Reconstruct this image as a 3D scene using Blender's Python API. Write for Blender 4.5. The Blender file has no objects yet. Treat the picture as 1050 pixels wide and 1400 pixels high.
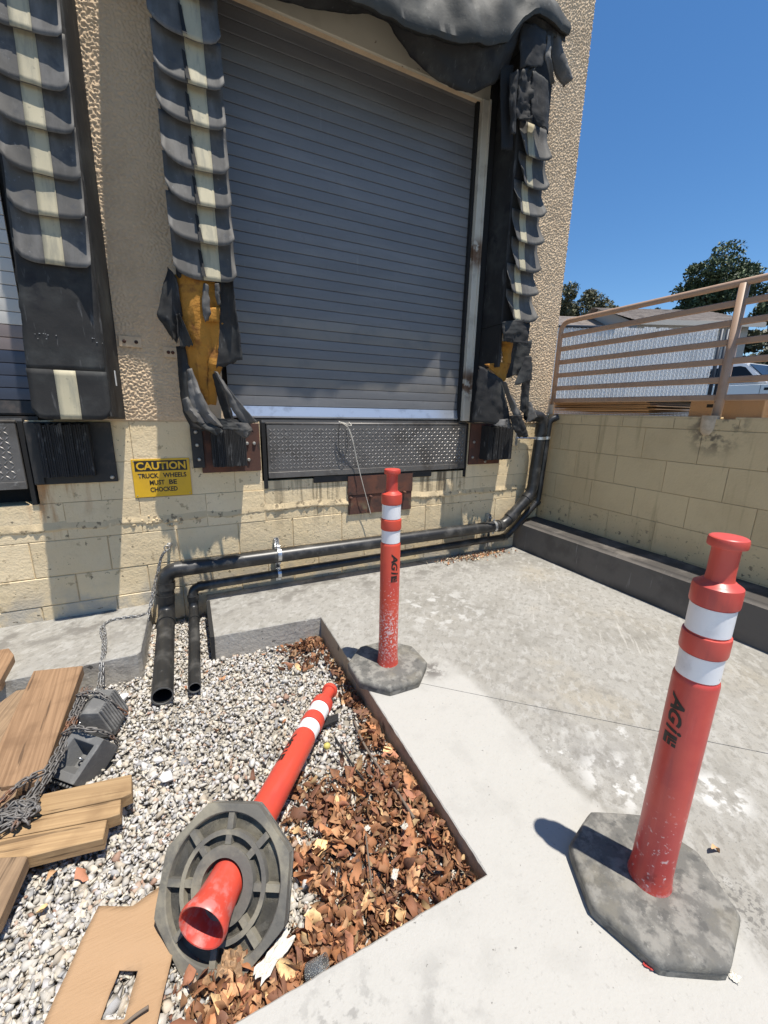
import bpy, bmesh, math, random
import numpy as np
from mathutils import Vector, Matrix, noise as mnoise
random.seed(7); rng = np.random.default_rng(7)
D = bpy.data
scene = bpy.context.scene
COL = scene.collection
R = math.radians

# ------------------------------------------------------------------ camera, sky, sun, exposure
cam_d = D.cameras.new('camera'); cam = D.objects.new('camera', cam_d); COL.objects.link(cam)
scene.camera = cam
cam_d.sensor_fit = 'VERTICAL'; cam_d.sensor_height = 36.0
cam_d.lens = 36.0 * 553.25 / 1400.0
cam_d.clip_start = 0.02; cam_d.clip_end = 2000
_yaw, _pit, _roll = 0.452799, 0.244386, 0.019634
fw = Vector((math.sin(_yaw)*math.cos(_pit), math.cos(_yaw)*math.cos(_pit), -math.sin(_pit)))
rt = Vector((math.cos(_yaw), -math.sin(_yaw), 0)); up = rt.cross(fw)
r2 = rt*math.cos(_roll) + up*math.sin(_roll); u2 = up*math.cos(_roll) - rt*math.sin(_roll)
mw = Matrix((r2, u2, -fw)).transposed().to_4x4(); mw.translation = (0, 0, 1.40)
cam.matrix_world = mw

SUN_DIR = Vector((0.125, -0.235, 1.0)).normalized()      # towards the sun
w = D.worlds.new('World'); scene.world = w; w.use_nodes = True
nt = w.node_tree; bg = nt.nodes['Background']
sky = nt.nodes.new('ShaderNodeTexSky'); sky.sky_type = 'NISHITA'; sky.sun_disc = False
sky.sun_elevation = math.asin(SUN_DIR.z); sky.sun_rotation = math.atan2(SUN_DIR.x, SUN_DIR.y)
sky.air_density = 1.0; sky.dust_density = 0.2; sky.ozone_density = 4.5
hs = nt.nodes.new('ShaderNodeHueSaturation'); hs.inputs['Saturation'].default_value = 1.20
nt.links.new(sky.outputs[0], hs.inputs['Color']); nt.links.new(hs.outputs[0], bg.inputs[0]); bg.inputs[1].default_value = 0.105
sd = D.lights.new('sun', 'SUN'); sd.energy = 4.9; sd.angle = R(0.53); sd.color = (1.0, 0.945, 0.855)
sun = D.objects.new('sun', sd); COL.objects.link(sun)
sun.rotation_euler = SUN_DIR.to_track_quat('Z', 'Y').to_euler(); sun.location = (0, 0, 30)
vs = scene.view_settings
vs.view_transform = 'Standard'; vs.look = 'None'; vs.exposure = 0.48; vs.gamma = 1.0; vs.use_curve_mapping = False

# ------------------------------------------------------------------ materials
def L(col, s=5, lo=.5, hi=.6, d=4, f=1, st=(1, 1, 1), masks=(), kind='noise', rot=0):
    return dict(col=col, s=s, lo=lo, hi=hi, d=d, f=f, st=st, masks=masks, kind=kind, rot=rot)
def M(name, base, rough=.7, metal=0, layers=(), bump=(), coord='pos', attr=None, spec=.5, vary=0.0, coat=0):
    m = D.materials.new(name); m.use_nodes = True
    n = m.node_tree; N = n.nodes; K = n.links
    b = N['Principled BSDF']; b.inputs['Roughness'].default_value = rough; b.inputs['Metallic'].default_value = metal
    b.inputs['Specular IOR Level'].default_value = spec; b.inputs['Coat Weight'].default_value = coat
    if coord == 'pos':
        P = N.new('ShaderNodeNewGeometry').outputs['Position']
    else:
        tc = N.new('ShaderNodeTexCoord').outputs['Object']
        oi = N.new('ShaderNodeObjectInfo')
        P = N.new('ShaderNodeVectorMath'); P.operation = 'MULTIPLY_ADD'
        cx = N.new('ShaderNodeCombineXYZ')
        for i in range(3): K.new(oi.outputs['Random'], cx.inputs[i])
        K.new(cx.outputs[0], P.inputs[0]); P.inputs[1].default_value = (37, 53, 0); K.new(tc, P.inputs[2]); P = P.outputs[0]
    if attr:
        a = N.new('ShaderNodeAttribute'); a.attribute_name = attr; cur = a.outputs['Color']
    else:
        c = N.new('ShaderNodeRGB'); c.outputs[0].default_value = (*base, 1); cur = c.outputs[0]
    def scaled(st, rot=0):
        if tuple(st) == (1, 1, 1): return P
        if rot:
            v = N.new('ShaderNodeMapping'); v.vector_type = 'TEXTURE'; K.new(P, v.inputs['Vector']); v.inputs['Rotation'].default_value = (0, 0, R(rot)); v.inputs['Scale'].default_value = [1/q for q in st]; return v.outputs[0]
        v = N.new('ShaderNodeVectorMath'); v.operation = 'MULTIPLY'; K.new(P, v.inputs[0]); v.inputs[1].default_value = st
        return v.outputs[0]
    def tex(kind, s, d, st, rot=0):
        if kind == 'voronoi':
            t = N.new('ShaderNodeTexVoronoi'); t.inputs['Scale'].default_value = s; K.new(scaled(st), t.inputs['Vector']); return t.outputs['Distance']
        if kind == 'crack':
            t = N.new('ShaderNodeTexVoronoi'); t.feature = 'DISTANCE_TO_EDGE'; t.inputs['Scale'].default_value = s; K.new(scaled(st), t.inputs['Vector']); return t.outputs['Distance']
        t = N.new('ShaderNodeTexNoise'); t.inputs['Scale'].default_value = s; t.inputs['Detail'].default_value = d
        t.inputs['Roughness'].default_value = .6; K.new(scaled(st, rot), t.inputs['Vector']); return t.outputs['Fac']
    sep = None
    def rng_map(v, lo, hi, smooth=True):
        r = N.new('ShaderNodeMapRange'); r.interpolation_type = 'SMOOTHSTEP' if smooth else 'LINEAR'
        rev = lo > hi
        r.inputs['From Min'].default_value = min(lo, hi); r.inputs['From Max'].default_value = max(lo, hi)
        r.inputs['To Min'].default_value = 1 if rev else 0; r.inputs['To Max'].default_value = 0 if rev else 1
        K.new(v, r.inputs['Value']); return r.outputs[0]
    def mul(a, c):
        t = N.new('ShaderNodeMath'); t.operation = 'MULTIPLY'; K.new(a, t.inputs[0])
        if isinstance(c, (int, float)): t.inputs[1].default_value = c
        else: K.new(c, t.inputs[1])
        return t.outputs[0]
    for l in layers:
        f = mul(rng_map(tex(l['kind'], l['s'], l['d'], l['st'], l['rot']), l['lo'], l['hi']), l['f'])
        for mk in l['masks']:
            if mk[0] in 'XYZ':
                if sep is None: sep = N.new('ShaderNodeSeparateXYZ'); K.new(P, sep.inputs[0])
                v = sep.outputs['XYZ'.index(mk[0])]
                if len(mk) > 3:   # wobble the edge of the mask
                    t = N.new('ShaderNodeMath'); t.operation = 'MULTIPLY_ADD'
                    K.new(tex('noise', mk[3], 4, (1, 1, 1)), t.inputs[0]); t.inputs[1].default_value = mk[4]; K.new(v, t.inputs[2]); v = t.outputs[0]
                f = mul(f, rng_map(v, mk[1], mk[2]))
            else:             # ('pt', (x,y,z), r0, r1)
                ds = N.new('ShaderNodeVectorMath'); ds.operation = 'DISTANCE'; K.new(P, ds.inputs[0]); ds.inputs[1].default_value = mk[1]
                f = mul(f, rng_map(ds.outputs['Value'], mk[3], mk[2]))
        x = N.new('ShaderNodeMix'); x.data_type = 'RGBA'; K.new(f, x.inputs[0]); K.new(cur, x.inputs[6]); x.inputs[7].default_value = (*l['col'], 1)
        cur = x.outputs[2]
    if vary:
        oi = N.new('ShaderNodeObjectInfo'); h = N.new('ShaderNodeHueSaturation')
        r = N.new('ShaderNodeMapRange'); r.inputs['To Min'].default_value = 1-vary; r.inputs['To Max'].default_value = 1+vary
        K.new(oi.outputs['Random'], r.inputs['Value']); K.new(r.outputs[0], h.inputs['Value']); K.new(cur, h.inputs['Color']); cur = h.outputs[0]
    K.new(cur, b.inputs['Base Color'])
    nrm = None
    for (s, strength, dist, *rest) in bump:
        st = rest[0] if rest else (1, 1, 1); kind = rest[1] if len(rest) > 1 else 'noise'
        bp = N.new('ShaderNodeBump'); bp.inputs['Strength'].default_value = strength; bp.inputs['Distance'].default_value = dist
        K.new(tex(kind, s, 5, st), bp.inputs['Height'])
        if nrm is not None: K.new(nrm, bp.inputs['Normal'])
        nrm = bp.outputs[0]
    if nrm is not None: K.new(nrm, b.inputs['Normal'])
    return m

CREAM = (.74, .585, .355); CREAMD = (.36, .27, .15)
MAT = dict(
 concrete=M('concrete', (.27, .258, .23), .85, layers=[
   L((.32, .31, .285), 1.6, .40, .62, 8, .7),
   L((.335, .295, .225), 1.3, .50, .66, 6, .45, masks=[('X', 1.2, 1.7)]),
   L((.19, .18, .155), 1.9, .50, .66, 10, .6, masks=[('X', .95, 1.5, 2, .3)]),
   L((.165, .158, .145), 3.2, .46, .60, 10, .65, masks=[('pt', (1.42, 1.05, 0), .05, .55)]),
   L((.38, .37, .345), 20, .50, .62, 12, .55, st=(1, .5, 1), rot=-42),
   L((.165, .155, .135), 34, .50, .62, 12, .5, st=(1, .6, 1), rot=-48),
   L((.44, .425, .39), 20, .60, .68, 12, .55, st=(1, .08, 1), rot=-45, masks=[('X', 1.6, 2.3)]),
   L((.12, .112, .10), 120, .56, .68, 4, .45),
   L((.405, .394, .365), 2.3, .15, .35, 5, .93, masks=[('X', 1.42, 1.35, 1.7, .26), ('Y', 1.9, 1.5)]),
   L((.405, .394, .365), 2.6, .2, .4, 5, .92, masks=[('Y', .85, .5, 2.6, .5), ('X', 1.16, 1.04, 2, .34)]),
   L((.33, .32, .295), 6, .50, .70, 12, .5),
   L((.24, .23, .21), 70, .58, .70, 8, .35),
   L((.12, .112, .10), 55, .68, .73, 3, .7),
   L((.52, .515, .495), 9, .53, .60, 8, .9, masks=[('pt', (1.33, .95, 0), .05, .16)]),
   L((.52, .515, .495), 11, .50, .58, 8, .9, masks=[('pt', (1.42, .76, 0), .05, .19)]),
   L((.52, .515, .495), 12, .48, .56, 8, .9, masks=[('pt', (1.72, .55, 0), .05, .14)]),
   L((.50, .495, .475), 10, .53, .60, 8, .8, masks=[('pt', (1.62, .92, 0), .04, .16)]),
   L((.48, .475, .455), 8, .53, .62, 10, .75, masks=[('pt', (1.58, 2.28, 0), .1, .5)]),
   L((.12, .115, .11), 9, .46, .60, 10, .4, masks=[('pt', (.45, .52, 0), .02, .14)]),
   L((.12, .115, .11), 26, .50, .60, 8, .5, masks=[('pt', (.20, .56, 0), .02, .2)]),
   L((.11, .10, .09), 14, .44, .56, 10, .85, masks=[('pt', (1.13, 1.66, 0), .03, .11)]),
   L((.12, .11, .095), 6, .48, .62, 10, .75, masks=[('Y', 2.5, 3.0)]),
   L((.12, .115, .105), 60, .50, .58, 4, .8, masks=[('pt', (1.36, .33, 0), .04, .11)]),
   ], bump=[(120, .35, .004), (14, .22, .01), (45, .25, .004)]),
 pit_side=M('concrete_edge', (.40, .375, .33), .9, layers=[L((.26, .24, .21), 7, .5, .65, 5, .8), L((.46, .44, .40), 30, .55, .7), L((.06, .055, .05), 16, .64, .68, 4, .9)], bump=[(40, .5, .01)]),
 pit_dirt_bounce=M('dirt_bounce_edge', (.46, .35, .235), .9, layers=[L((.30, .22, .15), 7, .5, .65, 6, .8), L((.10, .08, .06), 14, .62, .68, 4, .8)], bump=[(40, .5, .01)]),  # warm light bounced off the leaves put into this face's colour, plus dirt stains
 earth=M('earth', (.27, .245, .205), .95, bump=[(40, .5, .01)]),
 gravel=M('gravel', (.5, .5, .5), .85, attr='tint', layers=[L((.25, .22, .18), 160, .58, .72, 3, .3)]),
 asphalt=M('asphalt', (.06, .06, .058), .9, layers=[L((.09, .088, .085), 2, .45, .65)], bump=[(150, .4, .005)]),
 block=M('painted_block', CREAM, .8, vary=.07, layers=[
   L((.80, .655, .43), 3.0, .42, .66, 5, .6),
   L((.58, .45, .26), 6, .54, .74, 6, .5),
   
   L((.12, .088, .05), 9, .45, .62, 6, .88, st=(2.0, 1, .14), masks=[('Z', .35, .8), ('X', .45, .75), ('X', 2.6, 2.2)]),
   L((.40, .17, .045), 9, .46, .66, 5, .8, st=(1.6, 1, .2), masks=[('X', -.98, -.83), ('X', -.5, -.75), ('Z', .42, .8)]),
   L((.36, .35, .32), 3.5, .40, .58, 5, .75, masks=[('Z', .34, .08, 6, .1)]),
   L((.30, .22, .12), 16, .62, .68, 5, .6), L((.10, .08, .05), 26, .66, .70, 5, .8),
   ], bump=[(70, .55, .006), (17, .4, .012), (260, .3, .002)]),
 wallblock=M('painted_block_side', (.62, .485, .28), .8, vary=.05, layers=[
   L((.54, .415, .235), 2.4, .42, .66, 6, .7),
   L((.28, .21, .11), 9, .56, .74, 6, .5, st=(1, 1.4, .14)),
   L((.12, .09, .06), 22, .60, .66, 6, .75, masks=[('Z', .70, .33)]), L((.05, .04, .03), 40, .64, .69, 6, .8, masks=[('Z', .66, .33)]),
   L((.08, .065, .05), 10, .45, .6, 4, .9, masks=[('pt', (3.42, 1.63, 1.33), .06, .26)]),
   ], bump=[(50, .4, .006), (14, .3, .01)]),
 mortar=M('mortar', (.52, .41, .245), .9, bump=[(60, .5, .006)]),
 ridge=M('mortar_ridge', (.62, .49, .30), .9, layers=[L((.17, .13, .08), 26, .56, .64, 4, .8)], bump=[(90, .5, .006)]),
 curb=M('kerb_concrete', (.135, .12, .105), .85, layers=[L((.09, .08, .07), 4, .45, .65, 5, .8), L((.24, .23, .21), 9, .62, .70, 8, .7, st=(1, 3, .35)), L((.045, .04, .036), 5, .30, .52, 5, .85, masks=[('Z', .268, .285)]), L((.06, .055, .05), 3, .4, .6, masks=[('Z', .1, .02, 8, .05)])], bump=[(30, .3, .008)]),  # stains and pale streaks; colour much darker over the top, darker at the foot
 stucco=M('stucco', (.70, .53, .35), .95, layers=[L((.61, .455, .295), 4, .42, .65, 5, .7), L((.76, .58, .38), 45, .52, .68, 3, .55)], bump=[(90, .35, .006)]),
 header=M('painted_steel', (.62, .565, .45), .6, layers=[L((.22, .14, .08), 14, .66, .72, 5, .9), L((.5, .45, .35), 3, .5, .7)]),
 jamb=M('galvanised_guide', (.60, .56, .47), .55, layers=[L((.15, .075, .035), 12, .42, .52, 5, .95, masks=[('pt', (2.36, 3.15, 2.70), .05, .16)]), L((.15, .075, .035), 12, .42, .52, 5, .95, masks=[('pt', (2.36, 3.15, 1.66), .05, .18)]), L((.40, .36, .29), 8, .5, .68, 5, .6)], bump=[(20, .2, .01)]),
 slat=M('slat_paint', (.155, .155, .158), .48, .05, layers=[L((.19, .188, .188), 4, .45, .65, 5, .6, st=(.5, 1, 3)), L((.115, .115, .118), 20, .58, .75, 5, .5), L((.24, .235, .225), 9, .62, .74, 8, .4, st=(3, 1, .25))], vary=.08, bump=[(7, .08, .01)]),
 slat_worn=M('slat_worn', (.21, .195, .175), .48, .1, layers=[L((.14, .14, .14), 4, .45, .65, 5, .6)], vary=.06),
 slat_pale=M('slat_pale', (.55, .53, .49), .5, .1, vary=.05), slat_mauve=M('slat_mauve', (.25, .20, .185), .45, .2, vary=.05), slat_navy=M('slat_navy', (.06, .07, .10), .38, .3, vary=.08),
 alu=M('bottom_bar', (.50, .54, .60), .34, .6, layers=[L((.30, .32, .36), 12, .5, .7, 6, .6)]), black=M('black_gap', (.012, .012, .012), .9),
 vinyl=M('black_vinyl', (.030, .029, .028), .68, spec=.18, layers=[L((.07, .072, .068), 3.2, .45, .72, 6, .75), L((.13, .128, .125), 24, .60, .72, 5, .55, st=(1.5, 1, .25)), L((.02, .02, .022), 5, .55, .7)], bump=[(9, .25, .015), (150, .12, .002)], vary=.1),
 flap=M('dusty_vinyl', (.088, .083, .076), .62, spec=.2, layers=[L((.165, .158, .148), 7, .44, .7, 6, .75, st=(1.4, 1, .5)), L((.065, .066, .07), 11, .56, .7, 5, .7), L((.22, .22, .22), 40, .64, .74, 4, .5)], bump=[(12, .12, .01), (200, .1, .002)], vary=.12),
 stripe=M('stripe_cloth', (.43, .38, .255), .7, layers=[L((.27, .25, .185), 14, .46, .68, 5, .75, st=(2, 1, .35)), L((.16, .15, .12), 35, .62, .74, 4, .6)], bump=[(180, .15, .002)], vary=.12),
 canvas=M('head_canvas', (.050, .050, .045), .66, spec=.25, layers=[L((.085, .085, .075), 3.5, .46, .68, 8, .75), L((.16, .16, .15), 30, .62, .72, 4, .45)], bump=[(6, .3, .02), (140, .15, .002)]),
 foam=M('yellow_foam', (.42, .19, .026), .9, layers=[L((.20, .075, .015), 9, .50, .66, 6, .85), L((.50, .27, .06), 6, .58, .72, 5, .6)], bump=[(25, .6, .015), (120, .5, .004)]),
 rubber=M('bumper_rubber', (.018, .018, .019), .75, layers=[L((.10, .10, .10), 22, .57, .68, 5, .8, st=(1, 1, .35)), L((.30, .29, .27), 55, .68, .74, 4, .8)], bump=[(60, .8, .012, (2.4, 1, .2)), (140, .5, .004)]),
 rust=M('rusty_plate', (.085, .038, .026), .75, layers=[L((.15, .055, .03), 8, .45, .65, 5, .8), L((.025, .018, .016), 12, .55, .7, 5, .7), L((.20, .19, .11), 5, .44, .58, 4, .8, masks=[('Z', .66, .56), ('X', 1.1, 1.2)])], bump=[(40, .3, .004)]),
 dark_steel=M('dark_steel', (.03, .03, .03), .6, .3, layers=[L((.06, .05, .045), 12, .5, .7)], bump=[(40, .3, .004)]),
 plate=M('tread_plate', (.155, .145, .135), .5, .45, layers=[L((.09, .08, .07), 4, .48, .66, 6, .8), L((.30, .29, .27), 30, .6, .7, 4, .5)], bump=[(60, .2, .003)]),
 tread=M('tread_worn', (.34, .32, .30), .42, .5, layers=[L((.16, .145, .13), 5, .46, .64, 5, .8)]),
 bolt=M('bolt_steel', (.42, .40, .36), .45, .7), zinc=M('zinc', (.62, .64, .66), .3, .85, layers=[L((.40, .41, .42), 40, .5, .65)]),
 sign=M('sign_yellow', (.72, .42, .012), .45, layers=[L((.56, .32, .02), 4, .5, .7, 5, .5)]), ink=M('sign_ink', (.012, .011, .010), .5),
 pipe=M('black_pipe', (.020, .020, .020), .38, layers=[L((.085, .082, .077), 8, .46, .70, 8, .8), L((.20, .195, .19), 45, .66, .74, 4, .55)], bump=[(90, .08, .002)]),
 cutrim=M('pipe_cut_edge', (.10, .10, .098), .7), bore=M('pipe_bore', (.006, .006, .006), .9),
 red=M('red_plastic', (.60, .075, .042), .40, coord='obj', layers=[L((.46, .045, .042), 4, .45, .68, 5, .6), L((.58, .20, .18), 40, .56, .68, 6, .7, masks=[('Z', .55, .15)]), L((.70, .56, .54), 95, .535, .58, 3, .9, masks=[('Z', .50, .36, 9, .12), ('Z', .10, .24, 9, .12)]), L((.68, .52, .50), 80, .60, .65, 3, .8, masks=[('Z', .60, .45), ('Z', -.02, .02)]), L((.35, .03, .03), 18, .56, .70, 5, .55, masks=[('Z', .25, .05)])], bump=[(30, .05, .004)]),
 redclean=M('red_plastic_clean', (.58, .068, .040), .38, coord='obj', layers=[L((.48, .05, .045), 4, .45, .68, 5, .6), L((.50, .20, .18), 30, .46, .62, 6, .8, masks=[('Z', .14, .02)]), L((.30, .10, .09), 22, .55, .7, 5, .5, masks=[('Z', .10, .0)]), L((.44, .09, .07), 26, .54, .66, 8, .5, st=(1, 1, .12))], bump=[(30, .05, .004)]),
 redfade=M('faded_red_plastic', (.55, .075, .055), .36, coord='obj', layers=[L((.42, .035, .04), 4, .45, .68, 5, .6), L((.62, .25, .24), 30, .60, .70, 5, .8, masks=[('Z', .40, .05)]), L((.70, .55, .53), 60, .60, .66, 10, .8, masks=[('Z', .50, .1), ('X', .012, .045)]), L((.60, .30, .29), 70, .46, .60, 8, .7, masks=[('Z', .075, .05)]), L((.36, .05, .05), 20, .54, .66, 8, .6, st=(1, 1, .12)), L((.58, .16, .15), 34, .58, .70, 8, .5, st=(1, 1, .1)), L((.22, .02, .025), 18, .52, .66, 5, .75, masks=[('Z', .22, .05)])], bump=[(30, .05, .004)]),
 band=M('reflective_band', (.78, .78, .79), .35, coord='obj', layers=[L((.60, .60, .61), 12, .52, .7, 5, .6), L((.35, .33, .32), 40, .68, .74, 4, .7)]),
 baserub=M('rubber_base', (.125, .121, .110), .85, coord='obj', layers=[L((.24, .23, .205), 16, .44, .60, 14, .85), L((.075, .074, .070), 24, .52, .64, 12, .75), L((.17, .155, .12), 7, .50, .66, 6, .6), L((.30, .29, .265), 26, .60, .72, 8, .55), L((.30, .29, .265), 90, .66, .72, 3, .5)], bump=[(70, .5, .005), (16, .25, .01)]),
 dusty=M('dusty_rubber', (.115, .109, .095), .9, coord='obj', layers=[L((.24, .218, .165), 6, .40, .60, 6, .9), L((.08, .078, .072), 13, .56, .70, 5, .7)], bump=[(60, .4, .005)]),
 chock=M('chock_rubber', (.12, .12, .118), .9, layers=[L((.20, .198, .19), 12, .48, .66, 6, .8), L((.2, .2, .19), 60, .62, .7, 4, .6)], bump=[(80, .4, .004)]),
 cardboard=M('cardboard', (.37, .235, .13), .85, layers=[L((.31, .19, .10), 3, .48, .68, 5, .7), L((.42, .28, .165), 1.5, .5, .7, 3, .5)], bump=[(9, .4, .012, (.6, 1.8, 1)), (34, .45, .006, (.3, 4.0, .5))]),
 tan=M('rail_paint', (.41, .275, .19), .5, layers=[L((.34, .22, .15), 6, .5, .68, 5, .8), L((.10, .055, .035), 26, .67, .72, 4, .9)]),
 sleeve=M('sleeve_paint', (.55, .45, .33), .7, layers=[L((.4, .32, .23), 12, .5, .7)]),
 whiteslat=M('white_slat', (.90, .88, .84), .45, layers=[L((.78, .765, .735), 2, .5, .7)]), wire=M('fence_wire', (.50, .51, .53), .4, .6), fpost=M('dark_post', (.035, .042, .055), .5, .3),
 shingle=M('roof_shingle', (.30, .255, .22), .9, layers=[L((.17, .14, .12), 2.2, .45, .65, 5, .8), L((.30, .26, .23), 14, .55, .7, 3, .6)], bump=[(5, .5, .03)]),
 housewall=M('house_wall', (.45, .42, .37), .85),
 bark=M('bark', (.09, .065, .045), .95, bump=[(20, .6, .02)]), leafg=M('foliage', (.05, .07, .03), .65, attr='tint'),
 truckp=M('truck_paint', (.86, .85, .83), .22, coat=.6), glass=M('truck_glass', (.012, .013, .014), .08, spec=.35), tyre=M('tyre', (.02, .02, .02), .8), chrome=M('chrome', (.7, .7, .72), .15, .9),
 leaf=M('dry_leaf', (.2, .1, .05), .75, attr='tint', vary=.3, layers=[L((.10, .055, .03), 45, .50, .70, 4, .6), L((.40, .26, .15), 30, .60, .72, 4, .5)]),
 cup=None, paper=M('paper', (.60, .57, .50), .7, layers=[L((.45, .40, .33), 20, .55, .7)]), clear=M('cup_plastic', (.62, .64, .64), .15, layers=[L((.4, .41, .41), 30, .5, .7)]),
 twig=M('twig', (.16, .125, .095), .9, bump=[(90, .5, .004)]), cord=M('cord', (.62, .58, .50), .7), blackcord=M('black_cord', (.02, .02, .02), .6),
 lemon=M('yellow_fruit', (.50, .43, .12), .6, layers=[L((.45, .35, .05), 60, .5, .6)]), rock=M('white_rock', (.62, .61, .60), .85, layers=[L((.42, .40, .38), 30, .5, .66)], bump=[(60, .5, .006)]),
 chain=M('chain_steel', (.33, .33, .325), .5, .6, layers=[L((.18, .165, .15), 30, .48, .65)]), chainr=M('rusty_chain', (.17, .16, .15), .6, .4, layers=[L((.22, .095, .045), 8, .52, .66, 5, .9), L((.14, .13, .12), 40, .54, .7)]),
 tag=M('tag_cloth', (.62, .62, .60), .7),
)
def wood(name, c, c2, ang):
    ca, sa = math.cos(ang), math.sin(ang)
    m = M(name, c, .8, vary=.12, layers=())
    n = m.node_tree; N = n.nodes; K = n.links; b = N['Principled BSDF']
    g = N.new('ShaderNodeNewGeometry'); mp = N.new('ShaderNodeMapping'); mp.inputs['Rotation'].default_value = (0, 0, -ang)
    K.new(g.outputs['Position'], mp.inputs[0])
    mp2 = N.new('ShaderNodeMapping'); mp2.inputs['Scale'].default_value = (2.2, 95, 95); K.new(mp.outputs[0], mp2.inputs[0])
    t = N.new('ShaderNodeTexNoise'); t.inputs['Scale'].default_value = 1; t.inputs['Detail'].default_value = 6; t.inputs['Distortion'].default_value = .5; K.new(mp2.outputs[0], t.inputs[0])
    cr = N.new('ShaderNodeValToRGB'); e = cr.color_ramp.elements; e[0].position = .32; e[0].color = (*c2, 1); e[1].position = .62; e[1].color = (*c, 1); K.new(t.outputs[0], cr.inputs[0])
    t2 = N.new('ShaderNodeTexNoise'); t2.inputs['Scale'].default_value = 9; t2.inputs['Detail'].default_value = 6; K.new(g.outputs['Position'], t2.inputs[0])
    mr = N.new('ShaderNodeMapRange'); mr.inputs['From Min'].default_value = .5; mr.inputs['From Max'].default_value = .72; K.new(t2.outputs[0], mr.inputs[0])
    mr.inputs['To Max'].default_value = .65
    x = N.new('ShaderNodeMix'); x.data_type = 'RGBA'; K.new(mr.outputs[0], x.inputs[0]); K.new(cr.outputs[0], x.inputs[6]); x.inputs[7].default_value = (c2[0]*.75, c2[1]*.72, c2[2]*.7, 1)
    mp3 = N.new('ShaderNodeMapping'); mp3.inputs['Scale'].default_value = (2.6, 42, 42); K.new(mp.outputs[0], mp3.inputs[0])
    t3 = N.new('ShaderNodeTexNoise'); t3.inputs['Scale'].default_value = 1; t3.inputs['Detail'].default_value = 3; K.new(mp3.outputs[0], t3.inputs[0])
    m3 = N.new('ShaderNodeMapRange'); m3.inputs['From Min'].default_value = .64; m3.inputs['From Max'].default_value = .68; K.new(t3.outputs[0], m3.inputs[0]); m3.inputs['To Max'].default_value = .75
    x3 = N.new('ShaderNodeMix'); x3.data_type = 'RGBA'; K.new(m3.outputs[0], x3.inputs[0]); K.new(x.outputs[2], x3.inputs[6]); x3.inputs[7].default_value = (c2[0]*.35, c2[1]*.33, c2[2]*.32, 1)
    h = [q for q in N if q.type == 'HUE_SAT'][0]; K.new(x3.outputs[2], h.inputs['Color'])
    bp = N.new('ShaderNodeBump'); bp.inputs['Strength'].default_value = .35; bp.inputs['Distance'].default_value = .004; K.new(t.outputs[0], bp.inputs['Height']); K.new(bp.outputs[0], b.inputs['Normal'])
    return m
cn = MAT['clear'].node_tree.nodes['Principled BSDF']; cn.inputs['Transmission Weight'].default_value = .85; cn.inputs['IOR'].default_value = 1.2
MAT['woodA'] = wood('weathered_wood', (.31, .19, .105), (.20, .115, .06), R(-86))
MAT['woodB'] = wood('pale_wood', (.40, .265, .135), (.28, .175, .085), R(-12))
MAT['woodC'] = wood('grey_wood', (.29, .195, .115), (.18, .118, .07), R(80))

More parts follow.
